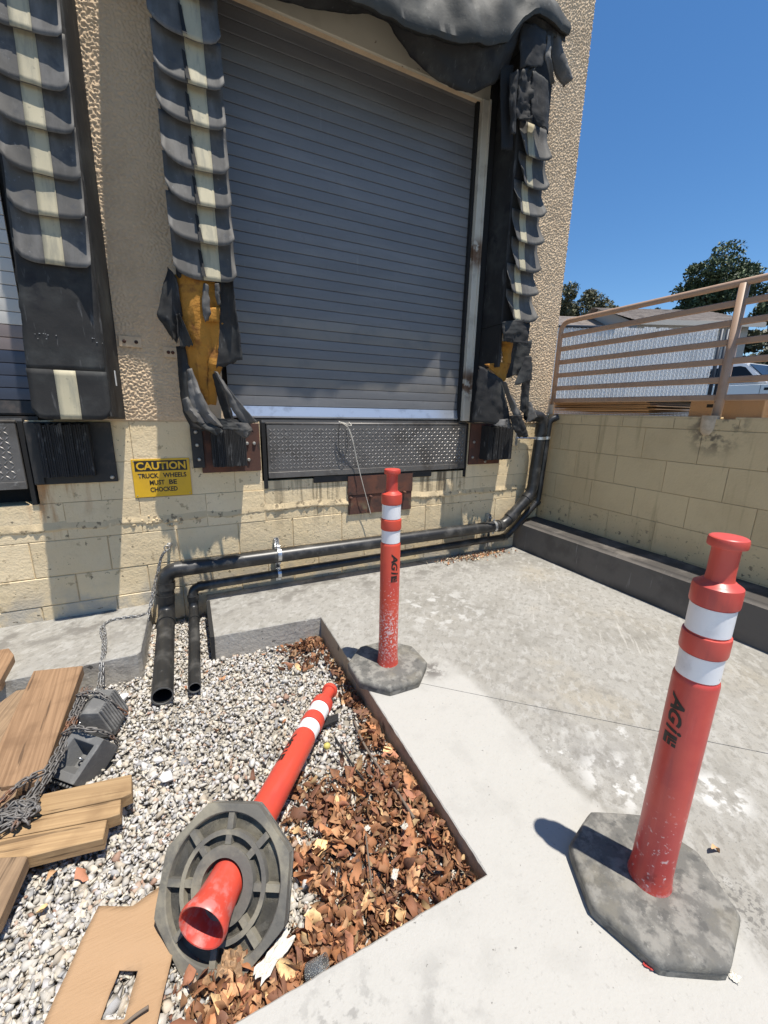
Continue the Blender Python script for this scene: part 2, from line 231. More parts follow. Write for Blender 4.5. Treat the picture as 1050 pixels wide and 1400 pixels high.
# ------------------------------------------------------------------ mesh helpers
class MB:
    def __init__(s): s.v = []; s.f = []
    def add(s, vs, fs):
        o = len(s.v); s.v += [tuple(p) for p in vs]; s.f += [tuple(i+o for i in f) for f in fs]; return s
    def box(s, x0, x1, y0, y1, z0, z1, mat=None, bev=0):
        if bev:
            b = bev; vs = []
            P = [(x0, x1), (y0, y1), (z0, z1)]
            bm = bmesh.new(); bmesh.ops.create_cube(bm, size=1)
            for q in bm.verts:
                q.co = Vector([P[i][0] if q.co[i] < 0 else P[i][1] for i in range(3)])
            bmesh.ops.bevel(bm, geom=bm.edges[:], offset=b, segments=1, affect='EDGES', profile=.5)
            s.bm(bm, mat); return s
        vs = [Vector((x, y, z)) for x in (x0, x1) for y in (y0, y1) for z in (z0, z1)]
        if mat is not None: vs = [mat @ q for q in vs]
        return s.add(vs, [(0, 1, 3, 2), (4, 6, 7, 5), (0, 4, 5, 1), (2, 3, 7, 6), (0, 2, 6, 4), (1, 5, 7, 3)])
    def bm(s, bm, mat=None):
        bm.verts.index_update()
        s.add([(mat @ q.co if mat is not None else q.co) for q in bm.verts], [[q.index for q in f.verts] for f in bm.faces]); bm.free(); return s
    def prism(s, poly, z0, z1, axis='Z', mat=None):
        n = len(poly)
        def mk(p, z): return {'Z': (p[0], p[1], z), 'Y': (p[0], z, p[1]), 'X': (z, p[0], p[1])}[axis]
        vs = [Vector(mk(p, z0)) for p in poly] + [Vector(mk(p, z1)) for p in poly]
        if mat is not None: vs = [mat @ q for q in vs]
        return s.add(vs, [tuple(range(n))[::-1], tuple(range(n, 2*n))] + [(i, (i+1) % n, (i+1) % n+n, i+n) for i in range(n)])
    def slab3(s, top, th):     # polygon of 3-D points, extruded straight down by th
        n = len(top); vs = [Vector(p) for p in top] + [Vector(p)-Vector((0, 0, th)) for p in top]
        return s.add(vs, [tuple(range(n)), tuple(range(n, 2*n))[::-1]] + [(i, i+n, (i+1) % n+n, (i+1) % n) for i in range(n)])
    def lathe(s, prof, n=28, mat=None, close=False, cap=True):
        vs = []; k = len(prof)
        for r, z in prof:
            for i in range(n):
                a = 2*math.pi*i/n; q = Vector((r*math.cos(a), r*math.sin(a), z)); vs.append(mat @ q if mat is not None else q)
        fs = []
        for j in range(k if close else k-1):
            j2 = (j+1) % k
            for i in range(n): fs.append((j*n+i, j*n+(i+1) % n, j2*n+(i+1) % n, j2*n+i))
        if not close and cap:
            if prof[0][0] > 1e-6: fs.append(tuple(range(n))[::-1])
            if prof[-1][0] > 1e-6: fs.append(tuple((k-1)*n+i for i in range(n)))
        return s.add(vs, fs)
    def tube(s, path, r, n=10, caps=True, hollow=0):
        P = [Vector(p) for p in path]; rr = r if isinstance(r, (list, tuple)) else [r]*len(P)
        t0 = (P[1]-P[0]).normalized(); up = Vector((0, 0, 1)) if abs(t0.z) < .9 else Vector((1, 0, 0))
        nrm = t0.cross(up).normalized(); rings = []
        for i, p in enumerate(P):
            t = (P[min(i+1, len(P)-1)]-P[max(i-1, 0)]).normalized()
            nrm = (nrm-t*nrm.dot(t)).normalized(); b = t.cross(nrm)
            rings.append([p+(nrm*math.cos(2*math.pi*k/n)+b*math.sin(2*math.pi*k/n))*rr[i] for k in range(n)])
        vs = [q for g in rings for q in g]; m = len(P)
        fs = [(j*n+i, j*n+(i+1) % n, (j+1)*n+(i+1) % n, (j+1)*n+i) for j in range(m-1) for i in range(n)]
        if caps: fs += [tuple(range(n))[::-1], tuple((m-1)*n+i for i in range(n))]
        return s.add(vs, fs)
    def grid(s, pts):          # pts[j][i]
        m, n = len(pts), len(pts[0])
        return s.add([q for g in pts for q in g], [(j*n+i, j*n+i+1, (j+1)*n+i+1, (j+1)*n+i) for j in range(m-1) for i in range(n-1)])
    def build(s, name, mat, parent=None, smooth=False, angle=None, off=None, solid=0, kind=None, fixn=True):
        me = D.meshes.new(name)
        o3 = Vector(off) if off is not None else (parent_off(parent) if parent is not None else Vector((0, 0, 0)))
        me.from_pydata([tuple(Vector(q)-o3) for q in s.v], [], s.f)
        if fixn:
            bm = bmesh.new(); bm.from_mesh(me); bmesh.ops.recalc_face_normals(bm, faces=bm.faces); bm.to_mesh(me); bm.free()
        me.update()
        o = D.objects.new(name, me); COL.objects.link(o)
        if mat: me.materials.append(MAT[mat] if isinstance(mat, str) else mat)
        LOC[o.name] = o3
        if parent is not None: o.parent = parent
        if smooth:
            if angle: me.set_sharp_from_angle(angle=R(angle))
            me.polygons.foreach_set('use_smooth', [True]*len(me.polygons))
        if solid:
            md = o.modifiers.new('thick', 'SOLIDIFY'); md.thickness = solid; md.offset = 0
        if kind: o['kind'] = kind
        return o
LOC = {}
def parent_off(p):
    return LOC.get(p.name, Vector((0, 0, 0)))
def tag(o, label=None, cat=None, group=None, kind=None):
    for k, v in (('label', label), ('category', cat), ('group', group), ('kind', kind)):
        if v: o[k] = v
    return o
def thing(name, loc, label=None, cat=None, group=None, kind=None, local=False):
    o = D.objects.new(name, None); COL.objects.link(o); o.location = loc; o.empty_display_size = .1
    LOC[o.name] = Vector((0, 0, 0)) if local else Vector(loc)
    return tag(o, label, cat, group, kind)
def sub(o, parent):            # give part `parent`'s world offset to a sub-part builder
    LOC[o.name] = parent_off(parent); return o
def copy_tree(o, parent=None):
    c = o.copy(); COL.objects.link(c)
    if parent is not None: c.parent = parent; c.matrix_parent_inverse = o.matrix_parent_inverse
    for ch in list(o.children):
        if ch.name in scene.objects: copy_tree(ch, c)
    return c
def inst(me, name, parent, M4):
    o = D.objects.new(name, me); COL.objects.link(o); o.parent = parent; o.matrix_local = M4; return o
def lerp_at(tab, x):
    if x <= tab[0][0]: return tab[0][1]
    for (a, b), (c, d) in zip(tab, tab[1:]):
        if x <= c: return b+(d-b)*(x-a)/(c-a)
    return tab[-1][1]
def fbm(x, y, z, s=1.0): return mnoise.fractal(Vector((x*s, y*s, z*s)), 1.0, 2.0, 4)
def smooth_path(pts, n=8):
    P = [Vector(p) for p in pts]; Q = [P[0]] + P + [P[-1]]; out = []
    for i in range(1, len(Q)-2):
        for k in range(n):
            t = k/n; a, b, c, d = Q[i-1], Q[i], Q[i+1], Q[i+2]
            out.append(.5*((2*b)+(c-a)*t+(2*a-5*b+4*c-d)*t*t+(3*b-a-3*c+d)*t**3))
    out.append(P[-1]); return out
def bend_path(pts, r, n=6):    # polyline with rounded corners
    P = [Vector(p) for p in pts]; out = [P[0]]
    for i in range(1, len(P)-1):
        a = (P[i-1]-P[i]); b = (P[i+1]-P[i]); k = min(r, a.length*.49, b.length*.49)
        p0 = P[i]+a.normalized()*k; p1 = P[i]+b.normalized()*k
        for j in range(n+1):
            t = j/n; out.append(p0*(1-t)**2+P[i]*2*t*(1-t)+p1*t*t)
    out.append(P[-1]); return out
def text_mesh(body, w_, h_, bold=0.012, shear=0):
    cu = D.curves.new('t', 'FONT'); cu.body = body; cu.size = 1; cu.offset = bold; cu.extrude = 0; cu.shear = shear; cu.resolution_u = 3
    o = D.objects.new('t', cu); COL.objects.link(o); dg = bpy.context.evaluated_depsgraph_get()
    me = D.meshes.new_from_object(o.evaluated_get(dg)); D.objects.remove(o)
    co = np.array([q.co[:] for q in me.vertices]); lo, hi = co.min(0), co.max(0)
    co = (co-lo)/np.where(hi-lo < 1e-6, 1, hi-lo); co[:, 0] *= w_; co[:, 1] *= h_
    for q, c in zip(me.vertices, co): q.co = c
    return me
def set_tint(me, cols):        # per-vertex colour
    a = me.color_attributes.new('tint', 'FLOAT_COLOR', 'POINT')
    buf = np.ones((len(me.vertices), 4), np.float32); buf[:, :3] = cols; a.data.foreach_set('color', buf.ravel())
def fast_mesh(name, V, F, mat, smooth=False):
    me = D.meshes.new(name); V = np.asarray(V, np.float32); F = np.asarray(F, np.int32); k = F.shape[1]
    me.vertices.add(len(V)); me.vertices.foreach_set('co', V.ravel())
    me.loops.add(F.size); me.loops.foreach_set('vertex_index', F.ravel())
    me.polygons.add(len(F)); me.polygons.foreach_set('loop_start', np.arange(0, F.size, k, dtype=np.int32))
    if smooth: me.polygons.foreach_set('use_smooth', np.ones(len(F), bool))
    me.materials.append(MAT[mat]); me.update(calc_edges=True); return me
def link(me, name, parent=None):
    o = D.objects.new(name, me); COL.objects.link(o)
    if parent is not None: o.parent = parent
    return o
# ================================================================== GROUND
WY = 3.17                      # face of the block wall
def gz(x, y):                  # surface of the gravel in the pit
    h = -.15 + .075*min(1, max(0, (2.5-y)/1.4))
    if x > .25 and y < 1.7: h += .006*min(1, (x-.25)/.35)*min(1, (1.7-y)/.6)
    return h + .012*fbm(x, y, 3, 3)
def rough_edge(pts, on):       # subdivide the cast edges and nibble them a little
    out = []
    for k, (a, f) in enumerate(zip(pts, on)):
        b = pts[(k+1) % len(pts)]; out.append((a[0], a[1], 0.0, 0.0, 0.0)) if not f else None
        if not f: continue
        d = Vector((b[0]-a[0], b[1]-a[1])); n = max(1, int(d.length/.014)); nn = Vector((-d.y, d.x)).normalized()
        for i in range(n):
            x, y = a[0]+d.x*i/n, a[1]+d.y*i/n; j = .0022*fbm(x, y, 1, 30) if 0 < i else 0
            c = (.004+.005*max(0, fbm(x, y, 5, 16))+(.012 if fbm(x, y, 9, 11) > .62 else 0)) if 0 < i else .004
            out.append((x+nn.x*j, y+nn.y*j, nn.x, nn.y, c))
    return out
def cast(mb, pts, on, zb, zt=0.0):
    P = rough_edge(pts, on); n = len(P)
    R0 = [(p[0], p[1], zb) for p in P]; R1 = [(p[0], p[1], zt-p[4]*.9) for p in P]; R2 = [(p[0]+p[2]*p[4], p[1]+p[3]*p[4], zt) for p in P]
    mb.add(R0+R1+R2, [tuple(range(n))[::-1], tuple(range(2*n, 3*n))]+[(r*n+i, r*n+(i+1) % n, (r+1)*n+(i+1) % n, (r+1)*n+i) for r in (0, 1) for i in range(n)])
pad = MB()
JA, JB = (.735, 1.832), (3.45, -.612)     # saw cut that runs diagonally across the pad
g = .0035
cast(pad, [(.735, JA[1]+g), (JB[0], JB[1]+g), (3.45, WY+.02), (.035, WY+.02), (.037, 2.512), (.735, 2.485)], [0, 0, 0, 0, 1, 1], -.45)
cast(pad, [(-4.5, -5), (3.45, -5), (JB[0], JB[1]-g), (.735, JA[1]-g), (.728, .71), (-4.5, .71)], [0, 0, 0, 1, 1, 0], -.45)
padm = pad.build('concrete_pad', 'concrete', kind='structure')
padm.data.materials.append(MAT['pit_side']); padm.data.materials.append(MAT['pit_dirt_bounce'])
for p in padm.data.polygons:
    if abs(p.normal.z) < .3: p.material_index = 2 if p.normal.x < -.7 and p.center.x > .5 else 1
sl = MB(); cast(sl, [(-4.5, WY+.02), (-4.5, 2.505), (-.37, 2.49), (-.352, 2.52), (-.34, WY+.02)], [0, 1, 1, 1, 0], -.45)
sl = sl.build('concrete_ledge', 'concrete', kind='structure')
sl.data.materials.append(MAT['pit_side'])
for p in sl.data.polygons:
    if abs(p.normal.z) < .3: p.material_index = 1
# soil under the gravel
xs = np.linspace(-4.5, .735, 70); ys = np.linspace(.60, 3.19, 36)
MB().grid([[(x, y, gz(x, y)-.035) for x in xs] for y in ys]).build('soil_bed', 'earth', kind='structure', smooth=True)
MB().add([(-300, -300, -.46), (300, -300, -.46), (300, 300, -.46), (-300, 300, -.46)], [(0, 1, 2, 3)]).build('ground', 'asphalt', kind='structure')
MB().box(-300, 3.40, -300, -5.004, -.455, -.006).build('yard_asphalt', 'asphalt', kind='structure')
MB().box(3.64, 300, -300, 300, -.40, 1.30).build('upper_lot', 'asphalt', kind='structure')
# kerb at the foot of the side wall
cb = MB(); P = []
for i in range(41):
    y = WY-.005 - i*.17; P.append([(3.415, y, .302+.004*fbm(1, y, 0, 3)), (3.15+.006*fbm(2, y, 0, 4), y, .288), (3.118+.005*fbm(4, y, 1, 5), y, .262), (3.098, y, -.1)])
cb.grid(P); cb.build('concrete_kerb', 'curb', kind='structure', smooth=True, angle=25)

# ================================================================== WAREHOUSE
wh = thing('warehouse', (1.2, WY, 0), 'cream stucco warehouse wall over painted blocks, with two roll-up loading doors', 'building')
BK = (.004, .022)
# --- block base, each block a part.  joints, openings for the leveler pits
joints = [-.16, .10, .30, .545, .79, 1.04, 1.305]
op = [(.50, 2.42, .86, 1.4), (-9, -.865, .79, 1.4)]
bmesh_cache = {}
def block_mesh(dx, dz, key, deep, chamf, mat):
    k = (round(dx, 3), round(dz, 3), key, mat)
    if k not in bmesh_cache:
        c = chamf
        V = [(0, deep, 0), (dx, deep, 0), (dx, deep, dz), (0, deep, dz), (0, c, 0), (dx, c, 0), (dx, c, dz), (0, c, dz), (c, 0, c), (dx-c, 0, c), (dx-c, 0, dz-c), (c, 0, dz-c)]
        F = [(0, 1, 5, 4), (1, 2, 6, 5), (2, 3, 7, 6), (3, 0, 4, 7), (4, 5, 9, 8), (5, 6, 10, 9), (6, 7, 11, 10), (7, 4, 8, 11), (8, 9, 10, 11)]
        me = D.meshes.new('block'); me.from_pydata(V, [], F); me.materials.append(MAT[mat]); bmesh_cache[k] = me
    return bmesh_cache[k]
off0 = parent_off(wh)
def lay_blocks(root, x0, x1, zs, ops, L_, face, gapf, mat, flip=False, shift0=0.0):
    ro = parent_off(root); n = 0
    for r in range(len(zs)-1):
        z0, z1 = zs[r], zs[r+1]; gap = gapf(z0)
        e = x0 - (L_/2 if r % 2 else 0) + shift0
        edges = []
        while e < x1: edges.append((max(e, x0), min(e+L_, x1))); e += L_
        for a, b in edges:
            if b-a < .05: continue
            segs = [(a, b, z0, z1)]
            for (ox0, ox1, oz0, oz1) in ops:
                out = []
                for (p, q, s_, t_) in segs:
                    if q <= ox0 or p >= ox1 or t_ <= oz0 or s_ >= oz1: out.append((p, q, s_, t_)); continue
                    if p < ox0: out.append((p, ox0, s_, t_))
                    if q > ox1: out.append((ox1, q, s_, t_))
                    if s_ < oz0: out.append((max(p, ox0), min(q, ox1), s_, oz0))
                segs = out
            for (p, q, s_, t_) in segs:
                if q-p < .03 or t_-s_ < .02: continue
                me = block_mesh(q-p-gap, t_-s_-gap, gap, .03, .004 if gap > .004 else .0015, mat)
                j = random.uniform(-.0022, .0022)
                if not flip: T = Matrix.Translation(Vector((p+gap/2, face+j, s_+gap/2))-ro)
                else: T = Matrix.Translation(Vector((face+j, q-gap/2, s_+gap/2))-ro) @ Matrix.Rotation(R(-90), 4, 'Z')
                inst(me, 'block', root, T); n += 1
    return n
lay_blocks(wh, -3.4, 3.415, joints, op, .42, WY, lambda z: .0045 if z < .5 else .0026, 'block', shift0=.34)
mb = MB(); back = WY+.0065
for (x0, x1, z0, z1) in [(-6, -.865, -.4, .79), (-.865, .50, -.4, 1.305), (.50, 2.42, -.4, .86), (2.42, 3.415, -.4, 1.305)]: mb.box(x0, x1, back, WY+.32, z0, z1)
mb.build('mortar_core', 'mortar', wh)
# ragged ridge of mortar along the course under the levelers
def ridge(x0, x1, zc, amp, nm):
    n = int((x1-x0)/.012); rows = []
    for i in range(n+1):
        x = x0+(x1-x0)*i/n; a = fbm(x, 1, 0, 9); b = fbm(x, 7, 0, 28)+.7*fbm(x, 2, 5, 75); pz = zc+.018*fbm(x, 3, 0, 3)
        d = max(.0015, amp*(.55+.9*a+.55*b)); h = .012+.012*abs(fbm(x, 5, 2, 14))
        rows.append([(x, WY+.004, pz+.055), (x, WY-.0028, pz+.03), (x, WY-d*.7, pz+h*.6), (x, WY-d, pz), (x, WY-d*.8, pz-h*.7), (x, WY+.004, pz-h-.006)])
    MB().grid(rows).build(nm, 'ridge', wh, smooth=True)
ridge(-3.4, .50, .620, .012, 'mortar_ridge'); ridge(.50, 2.95, .632, .017, 'mortar_ridge'); ridge(2.95, 3.41, .64, .007, 'mortar_ridge')
# blobs of mortar right of the sign
lump = MB()
for i in range(26):
    x = random.gauss(-.19, .07); z = .61+random.gauss(0, .018); r = random.uniform(.006, .016)
    bm = bmesh.new(); bmesh.ops.create_icosphere(bm, subdivisions=1, radius=r)
    for q in bm.verts: q.co *= random.uniform(.8, 1.2); q.co.y *= .7
    lump.bm(bm, Matrix.Translation((x, WY-.003, z)))
lump.build('mortar_lumps', 'ridge', wh, smooth=True, kind='stuff')
# --- stucco upper wall round the two openings (front at 3.165), 3.2 m deep behind
FY = 3.166
mb = MB()
for (x0, x1, z0, z1) in [(-8, -3.0, 1.305, 6.4), (-3.0, -.72, 3.77, 6.4), (-.72, .262, 1.305, 6.4), (.262, 2.39, 3.77, 6.4), (2.39, 3.41, 1.305, 6.4)]:
    mb.box(x0, x1, FY, FY+.34, z0, z1)
mb.box(-8, 3.41, FY+.34, 9, 1.305, 6.4) if False else None
st = mb.build('stucco_wall', 'stucco', wh)
MB().box(-8, 3.405, 3.85, 9, 1.2, 6.3).build('rear_block', 'stucco', wh)
MB().box(3.20, 3.408, FY+.34, 9, -.2, 6.35).build('end_wall', 'stucco', wh)
# dashed stucco relief where it shows
def relief(x0, x1, z0, z1, amp, seed, name):
    step = .0052; nx = int((x1-x0)/step); nz = int((z1-z0)/step); r = np.random.default_rng(seed)
    F = np.fft.rfft2(r.standard_normal((nz, nx))); fz = np.fft.fftfreq(nz, step)[:, None]; fx = np.fft.rfftfreq(nx, step)[None]
    k = np.hypot(fz, fx*1.05); H = np.exp(-((k-54)/22)**2) + .5*np.exp(-((k-26)/12)**2) + .25*np.exp(-(k/3.)**2)
    h = np.fft.irfft2(F*H, s=(nz, nx)); h /= h.std(); h = np.clip(h, -1.3, 1.6); h = np.tanh(h*1.2)
    X, Z = np.meshgrid(np.linspace(x0, x1, nx), np.linspace(z0, z1, nz))
    Fd = np.minimum(1, np.minimum.reduce([(X-x0), (x1-X)+ (1 if x1 > 3 else 0), (Z-z0)])/.02)
    Y = FY-.004-amp*(h+.9)*(.6+.4*np.clip(Fd, 0, 1))
    V = np.stack([X, Y, Z], -1).reshape(-1, 3) - np.array(off0)
    I = np.arange(nx*nz).reshape(nz, nx); Fq = np.stack([I[:-1, :-1], I[:-1, 1:], I[1:, 1:], I[1:, :-1]], -1).reshape(-1, 4)
    me = fast_mesh(name, V, Fq, 'stucco', smooth=True); o = link(me, name, wh); o['kind'] = 'stuff'; return o
relief(-.345, .06, 1.312, 3.7, .0042, 1, 'stucco_dash')
relief(2.42, 3.412, 1.312, 5.3, .0044, 2, 'stucco_dash')
# steel header, jambs and the bolted flats let into the wall
MB().box(.24, 2.42, 3.150, 3.205, 3.772, 4.20, bev=.004).build('door_header', 'header', wh)
for x0, x1 in ((2.312, 2.388),):
    mb = MB(); mb.box(x0, x1, 3.128, 3.142, 1.325, 3.77, bev=.003); mb.box(x0, x0+.009, 3.143, 3.225, 1.325, 3.77); mb.box(x1-.022, x1-.006, 3.116, 3.127, 1.5, 3.77)
    mb.build('door_guide', 'jamb', wh)
MB().box(2.286, 2.311, 3.17, 3.235, 1.32, 3.765).build('brush_seal', 'black', wh)
MB().box(2.389, 2.44, 3.12, 3.165, 1.31, 3.9).build('brush_seal', 'black', wh)
for zc, x0, x1 in ((1.792, -.325, -.20), (1.745, -.085, .0)):
    f = MB().box(x0, x1, FY-.021, FY-.013, zc-.032, zc+.032, bev=.002).build('steel_flat', 'stucco', wh)
    for x in (x0+.03, x1-.03): MB().lathe([(.011, 0), (.010, .006), (0, .008)], 10, Matrix.Translation((x, FY-.021, zc)) @ Matrix.Rotation(R(90), 4, 'X')).build('bolt', 'rust', f, smooth=True)
# --- roll-up doors: every slat a sub-part
def roll_door(x0, x1, z0, z1, yd, pick, bar='alu'):
    door = MB().box(x0-.05, x1+.05, yd+.03, yd+.06, z0, z1+.1).build('roll_up_door', 'black', wh)
    pitch = .0705; n = int((z1-z0-.085)/pitch)+1; w_ = x1-x0; me = {}
    prof = [(.004, 0), (-.008, .0005), (-.0100, .003), (-.0106, .020), (-.0110, .036), (-.0106, .054), (-.0098, .066), (-.006, .0685), (.004, .0687)]
    for i in range(n):
        mt = pick(i, n)
        if mt not in me:
            m = MB(); m.prism([(y, z) for y, z in prof], 0, w_, 'X'); tmp = m.build('slat', mt, None, smooth=True, angle=30); me[mt] = tmp.data; D.objects.remove(tmp)
        inst(me[mt], 'slat', door, Matrix.Translation(Vector((x0, yd, z0+.088+i*pitch))-off0))
    b = MB(); b.prism([(.012, 0), (-.03, .0), (-.034, .012), (-.020, .066), (-.016, .084), (.012, .084)], x0, x1, 'X')
    for q in range(len(b.v)): pass
    b.v = [(v[0], v[1]+yd, v[2]+z0) for v in b.v]; b.build('bottom_bar', bar, door)
    return door
worn = {1, 2, 4, 6, 7, 10}
roll_door(.30, 2.305, 1.335, 3.80, 3.212, lambda i, n: 'slat_worn' if i in (2, 4, 7, 8) else 'slat')
def pick_left(i, n):
    z = 1.335+.088+i*.0705
    return 'slat_navy' if z < 1.66 else ('slat_mauve' if z < 1.84 else 'slat_pale')
roll_door(-3.0, -.80, 1.335, 3.80, 3.24, pick_left, 'dark_steel')
for x0, x1 in ((.36, 2.305), (-3.0, -.80)): MB().box(x0, x1, 3.18, 3.6, 1.20, 1.328).build('door_sill', 'dark_steel', wh)

# ================================================================== SIDE WALL, RAILING, LOT BEHIND
rw = thing('side_wall', (3.42, 1.6, 0), 'cream painted block wall in shade along the right of the pad', 'wall')
SX = 3.42
lay_blocks(rw, -1.4, WY-.002, [.10, .31, .56, .81, 1.06, 1.31, 1.392], [], .42, SX, lambda z: .0038, 'wallblock', flip=True, shift0=.17)
mb = MB(); mb.box(SX+.0065, SX+.215, -4, WY-.002, 0, 1.388); mb.box(SX+.0065, SX+.215, WY-.002, 4.6, 0, 1.388)
mb.build('wall_core', 'mortar', rw)
MB().box(SX+.002, SX+.22, 1.70, WY-.01, 1.389, 1.404, bev=.003).build('wall_cap', 'wallblock', rw)
MB().box(SX+.002, SX+.22, -4, 1.53, 1.389, 1.404, bev=.003).build('wall_cap', 'wallblock', rw)
RX = 3.52
gr = thing('guard_rail', (RX, 1.6, 1.4), 'tan painted steel railing of seven bars on top of the side wall', 'railing')
zt = 2.30
MB().tube(bend_path([(RX, 3.215, 1.40), (RX, 3.215, zt), (RX, -3.5, zt)], .10), .024, 12).build('top_rail', 'tan', gr, smooth=True)
for z in (2.172, 2.045, 1.917, 1.790, 1.663, 1.540):
    MB().box(RX-.012, RX+.012, -3.5, 3.20, z-.022, z+.022, bev=.006).build('rail', 'tan', gr)
for y in (1.69, .15, -1.4):
    MB().tube([(RX-.02, y, 1.30), (RX, y, 1.6), (RX, y, zt-.01)], .031, 14).build('post', 'tan', gr, smooth=True)
    MB().tube([(SX+.018, y, 1.268), (SX+.018, y, 1.275), (SX+.018, y, 1.295), (SX+.018, y, 1.325), (SX+.02, y, 1.412)], [.012, .028, .042, .050, .052], 18).build('grout_sleeve', 'sleeve', gr, smooth=True, angle=40)
MB().tube([(RX-.03, 3.213, 1.404), (RX-.03, 3.213, 1.50)], .034, 14).build('grout_sleeve', 'sleeve', gr, smooth=True, angle=40)
# --- stack of flattened cardboard and boxes resting behind the wall
def carton_stack():
    t = thing('cardboard_stack', (3.95, 2.8, 1.30), 'stack of flattened brown cardboard sheets behind the railing beside the warehouse corner', 'cardboard')
    z = 1.30; k = 0
    while z < 1.56:
        h = random.uniform(.006, .013); a = random.uniform(-.05, .05)
        top = [(3.68+a*.3, 2.30+a+random.uniform(-.05, .05), z+h), (4.5, 2.28+a, z+h), (4.5, 3.45, z+h), (3.68+random.uniform(-.02, .03), 3.5, z+h)]
        MB().slab3(top, h*.8).build('sheet', 'cardboard', t); z += h+random.uniform(0, .006); k += 1
carton_stack()
def carton(nm, label, x0, x1, y0, y1, z1, flaps=True):
    t = thing(nm, ((x0+x1)/2, (y0+y1)/2, 1.30), label, 'box')
    MB().box(x0, x1, y0, y1, 1.30, z1, bev=.004).build('side_panels', 'cardboard', t)
    if flaps:
        MB().slab3([(x0, y0, z1+.006), (x0-.02, y1, z1+.012), ((x0+x1)/2, y1, z1+.008), ((x0+x1)/2, y0, z1+.004)], .004).build('flap', 'cardboard', t)
        MB().slab3([((x0+x1)/2+.004, y0, z1+.02), ((x0+x1)/2+.004, y1, z1+.016), (x1, y1, z1+.008), (x1, y0, z1+.008)], .004).build('flap', 'cardboard', t)
    MB().box(x0-.0015, x0+.002, y1-.22, y1-.12, z1-.06, z1-.035).build('hand_slot', 'black', t)
carton('cardboard_box', 'brown cardboard box with a dark hand slot behind the railing post', 3.70, 4.15, 1.50, 1.98, 1.535)
carton('cardboard_box', 'pale crumpled cardboard box at the right end behind the railing', 3.70, 4.1, .9, 1.46, 1.55)

# --- white slatted chain-link fence beyond the lot
FA, FB = Vector((5.55, 6.94, 0)), Vector((9.72, 4.92, 0)); fd = (FB-FA).normalized(); fl = (FB-FA).length; fn = Vector((-fd.y, fd.x, 0))
fe = thing('slatted_fence', (FB.x, FB.y, 1.30), 'chain-link fence filled with white privacy slats behind the railing', 'fence')
mb = MB(); n = int(fl/.078)
for i in range(n):
    a = FA+fd*(i*.078); j = random.uniform(-.006, .006); z1 = 3.10+random.uniform(-.02, .015)
    for (s0, s1, dn) in ((0, .034, .004), (.036, .070, -.004)):
        p = a+fd*s0+fn*(dn+j); q = a+fd*s1+fn*(dn+j); c = (p+q)/2-fn*.007
        for (u_, v_) in ((p, c), (c, q)):
            mb.add([(u_.x, u_.y, 1.33), (v_.x, v_.y, 1.33), (v_.x, v_.y, z1), (u_.x, u_.y, z1)], [(0, 1, 2, 3)])
mb.build('slat_panel', 'whiteslat', fe, kind='stuff', solid=.002)
mb = MB(); H = 1.8; k = int(fl/.078); nz = int(H/.078)
for i in range(k):
    for j in range(nz):
        for (s0, s1) in ((0, 1), (1, 0)):
            a = FA+fd*((i+s0)*.078)+Vector((0, 0, 1.31+j*.078))-fn*.014; b = FA+fd*((i+s1)*.078)+Vector((0, 0, 1.31+(j+1)*.078))-fn*(.014 if s0 else .018)
            wv = fd*.0034
            mb.add([a-wv, a+wv, b+wv, b-wv, (a+b)/2-fn*.004], [(0, 1, 4), (1, 2, 4), (2, 3, 4), (3, 0, 4)])
mb.build('wire_mesh', 'wire', fe, kind='stuff')
MB().tube([FA+Vector((0, 0, 3.11)), FA+fd*2.55+Vector((0, 0, 3.09))], .028, 10).build('top_rail', 'fpost', fe, smooth=True)
for s_ in (fl+.04, fl+.16): MB().tube([FA+fd*s_+Vector((0, 0, 1.3)), FA+fd*s_+Vector((0, 0, 3.10))], .034, 12).build('post', 'fpost', fe, smooth=True)
for s_ in (0, 2.0): MB().tube([FA+fd*s_+fn*.05+Vector((0, 0, 1.3)), FA+fd*s_+fn*.05+Vector((0, 0, 3.12))], .03, 10).build('post', 'wire', fe, smooth=True)

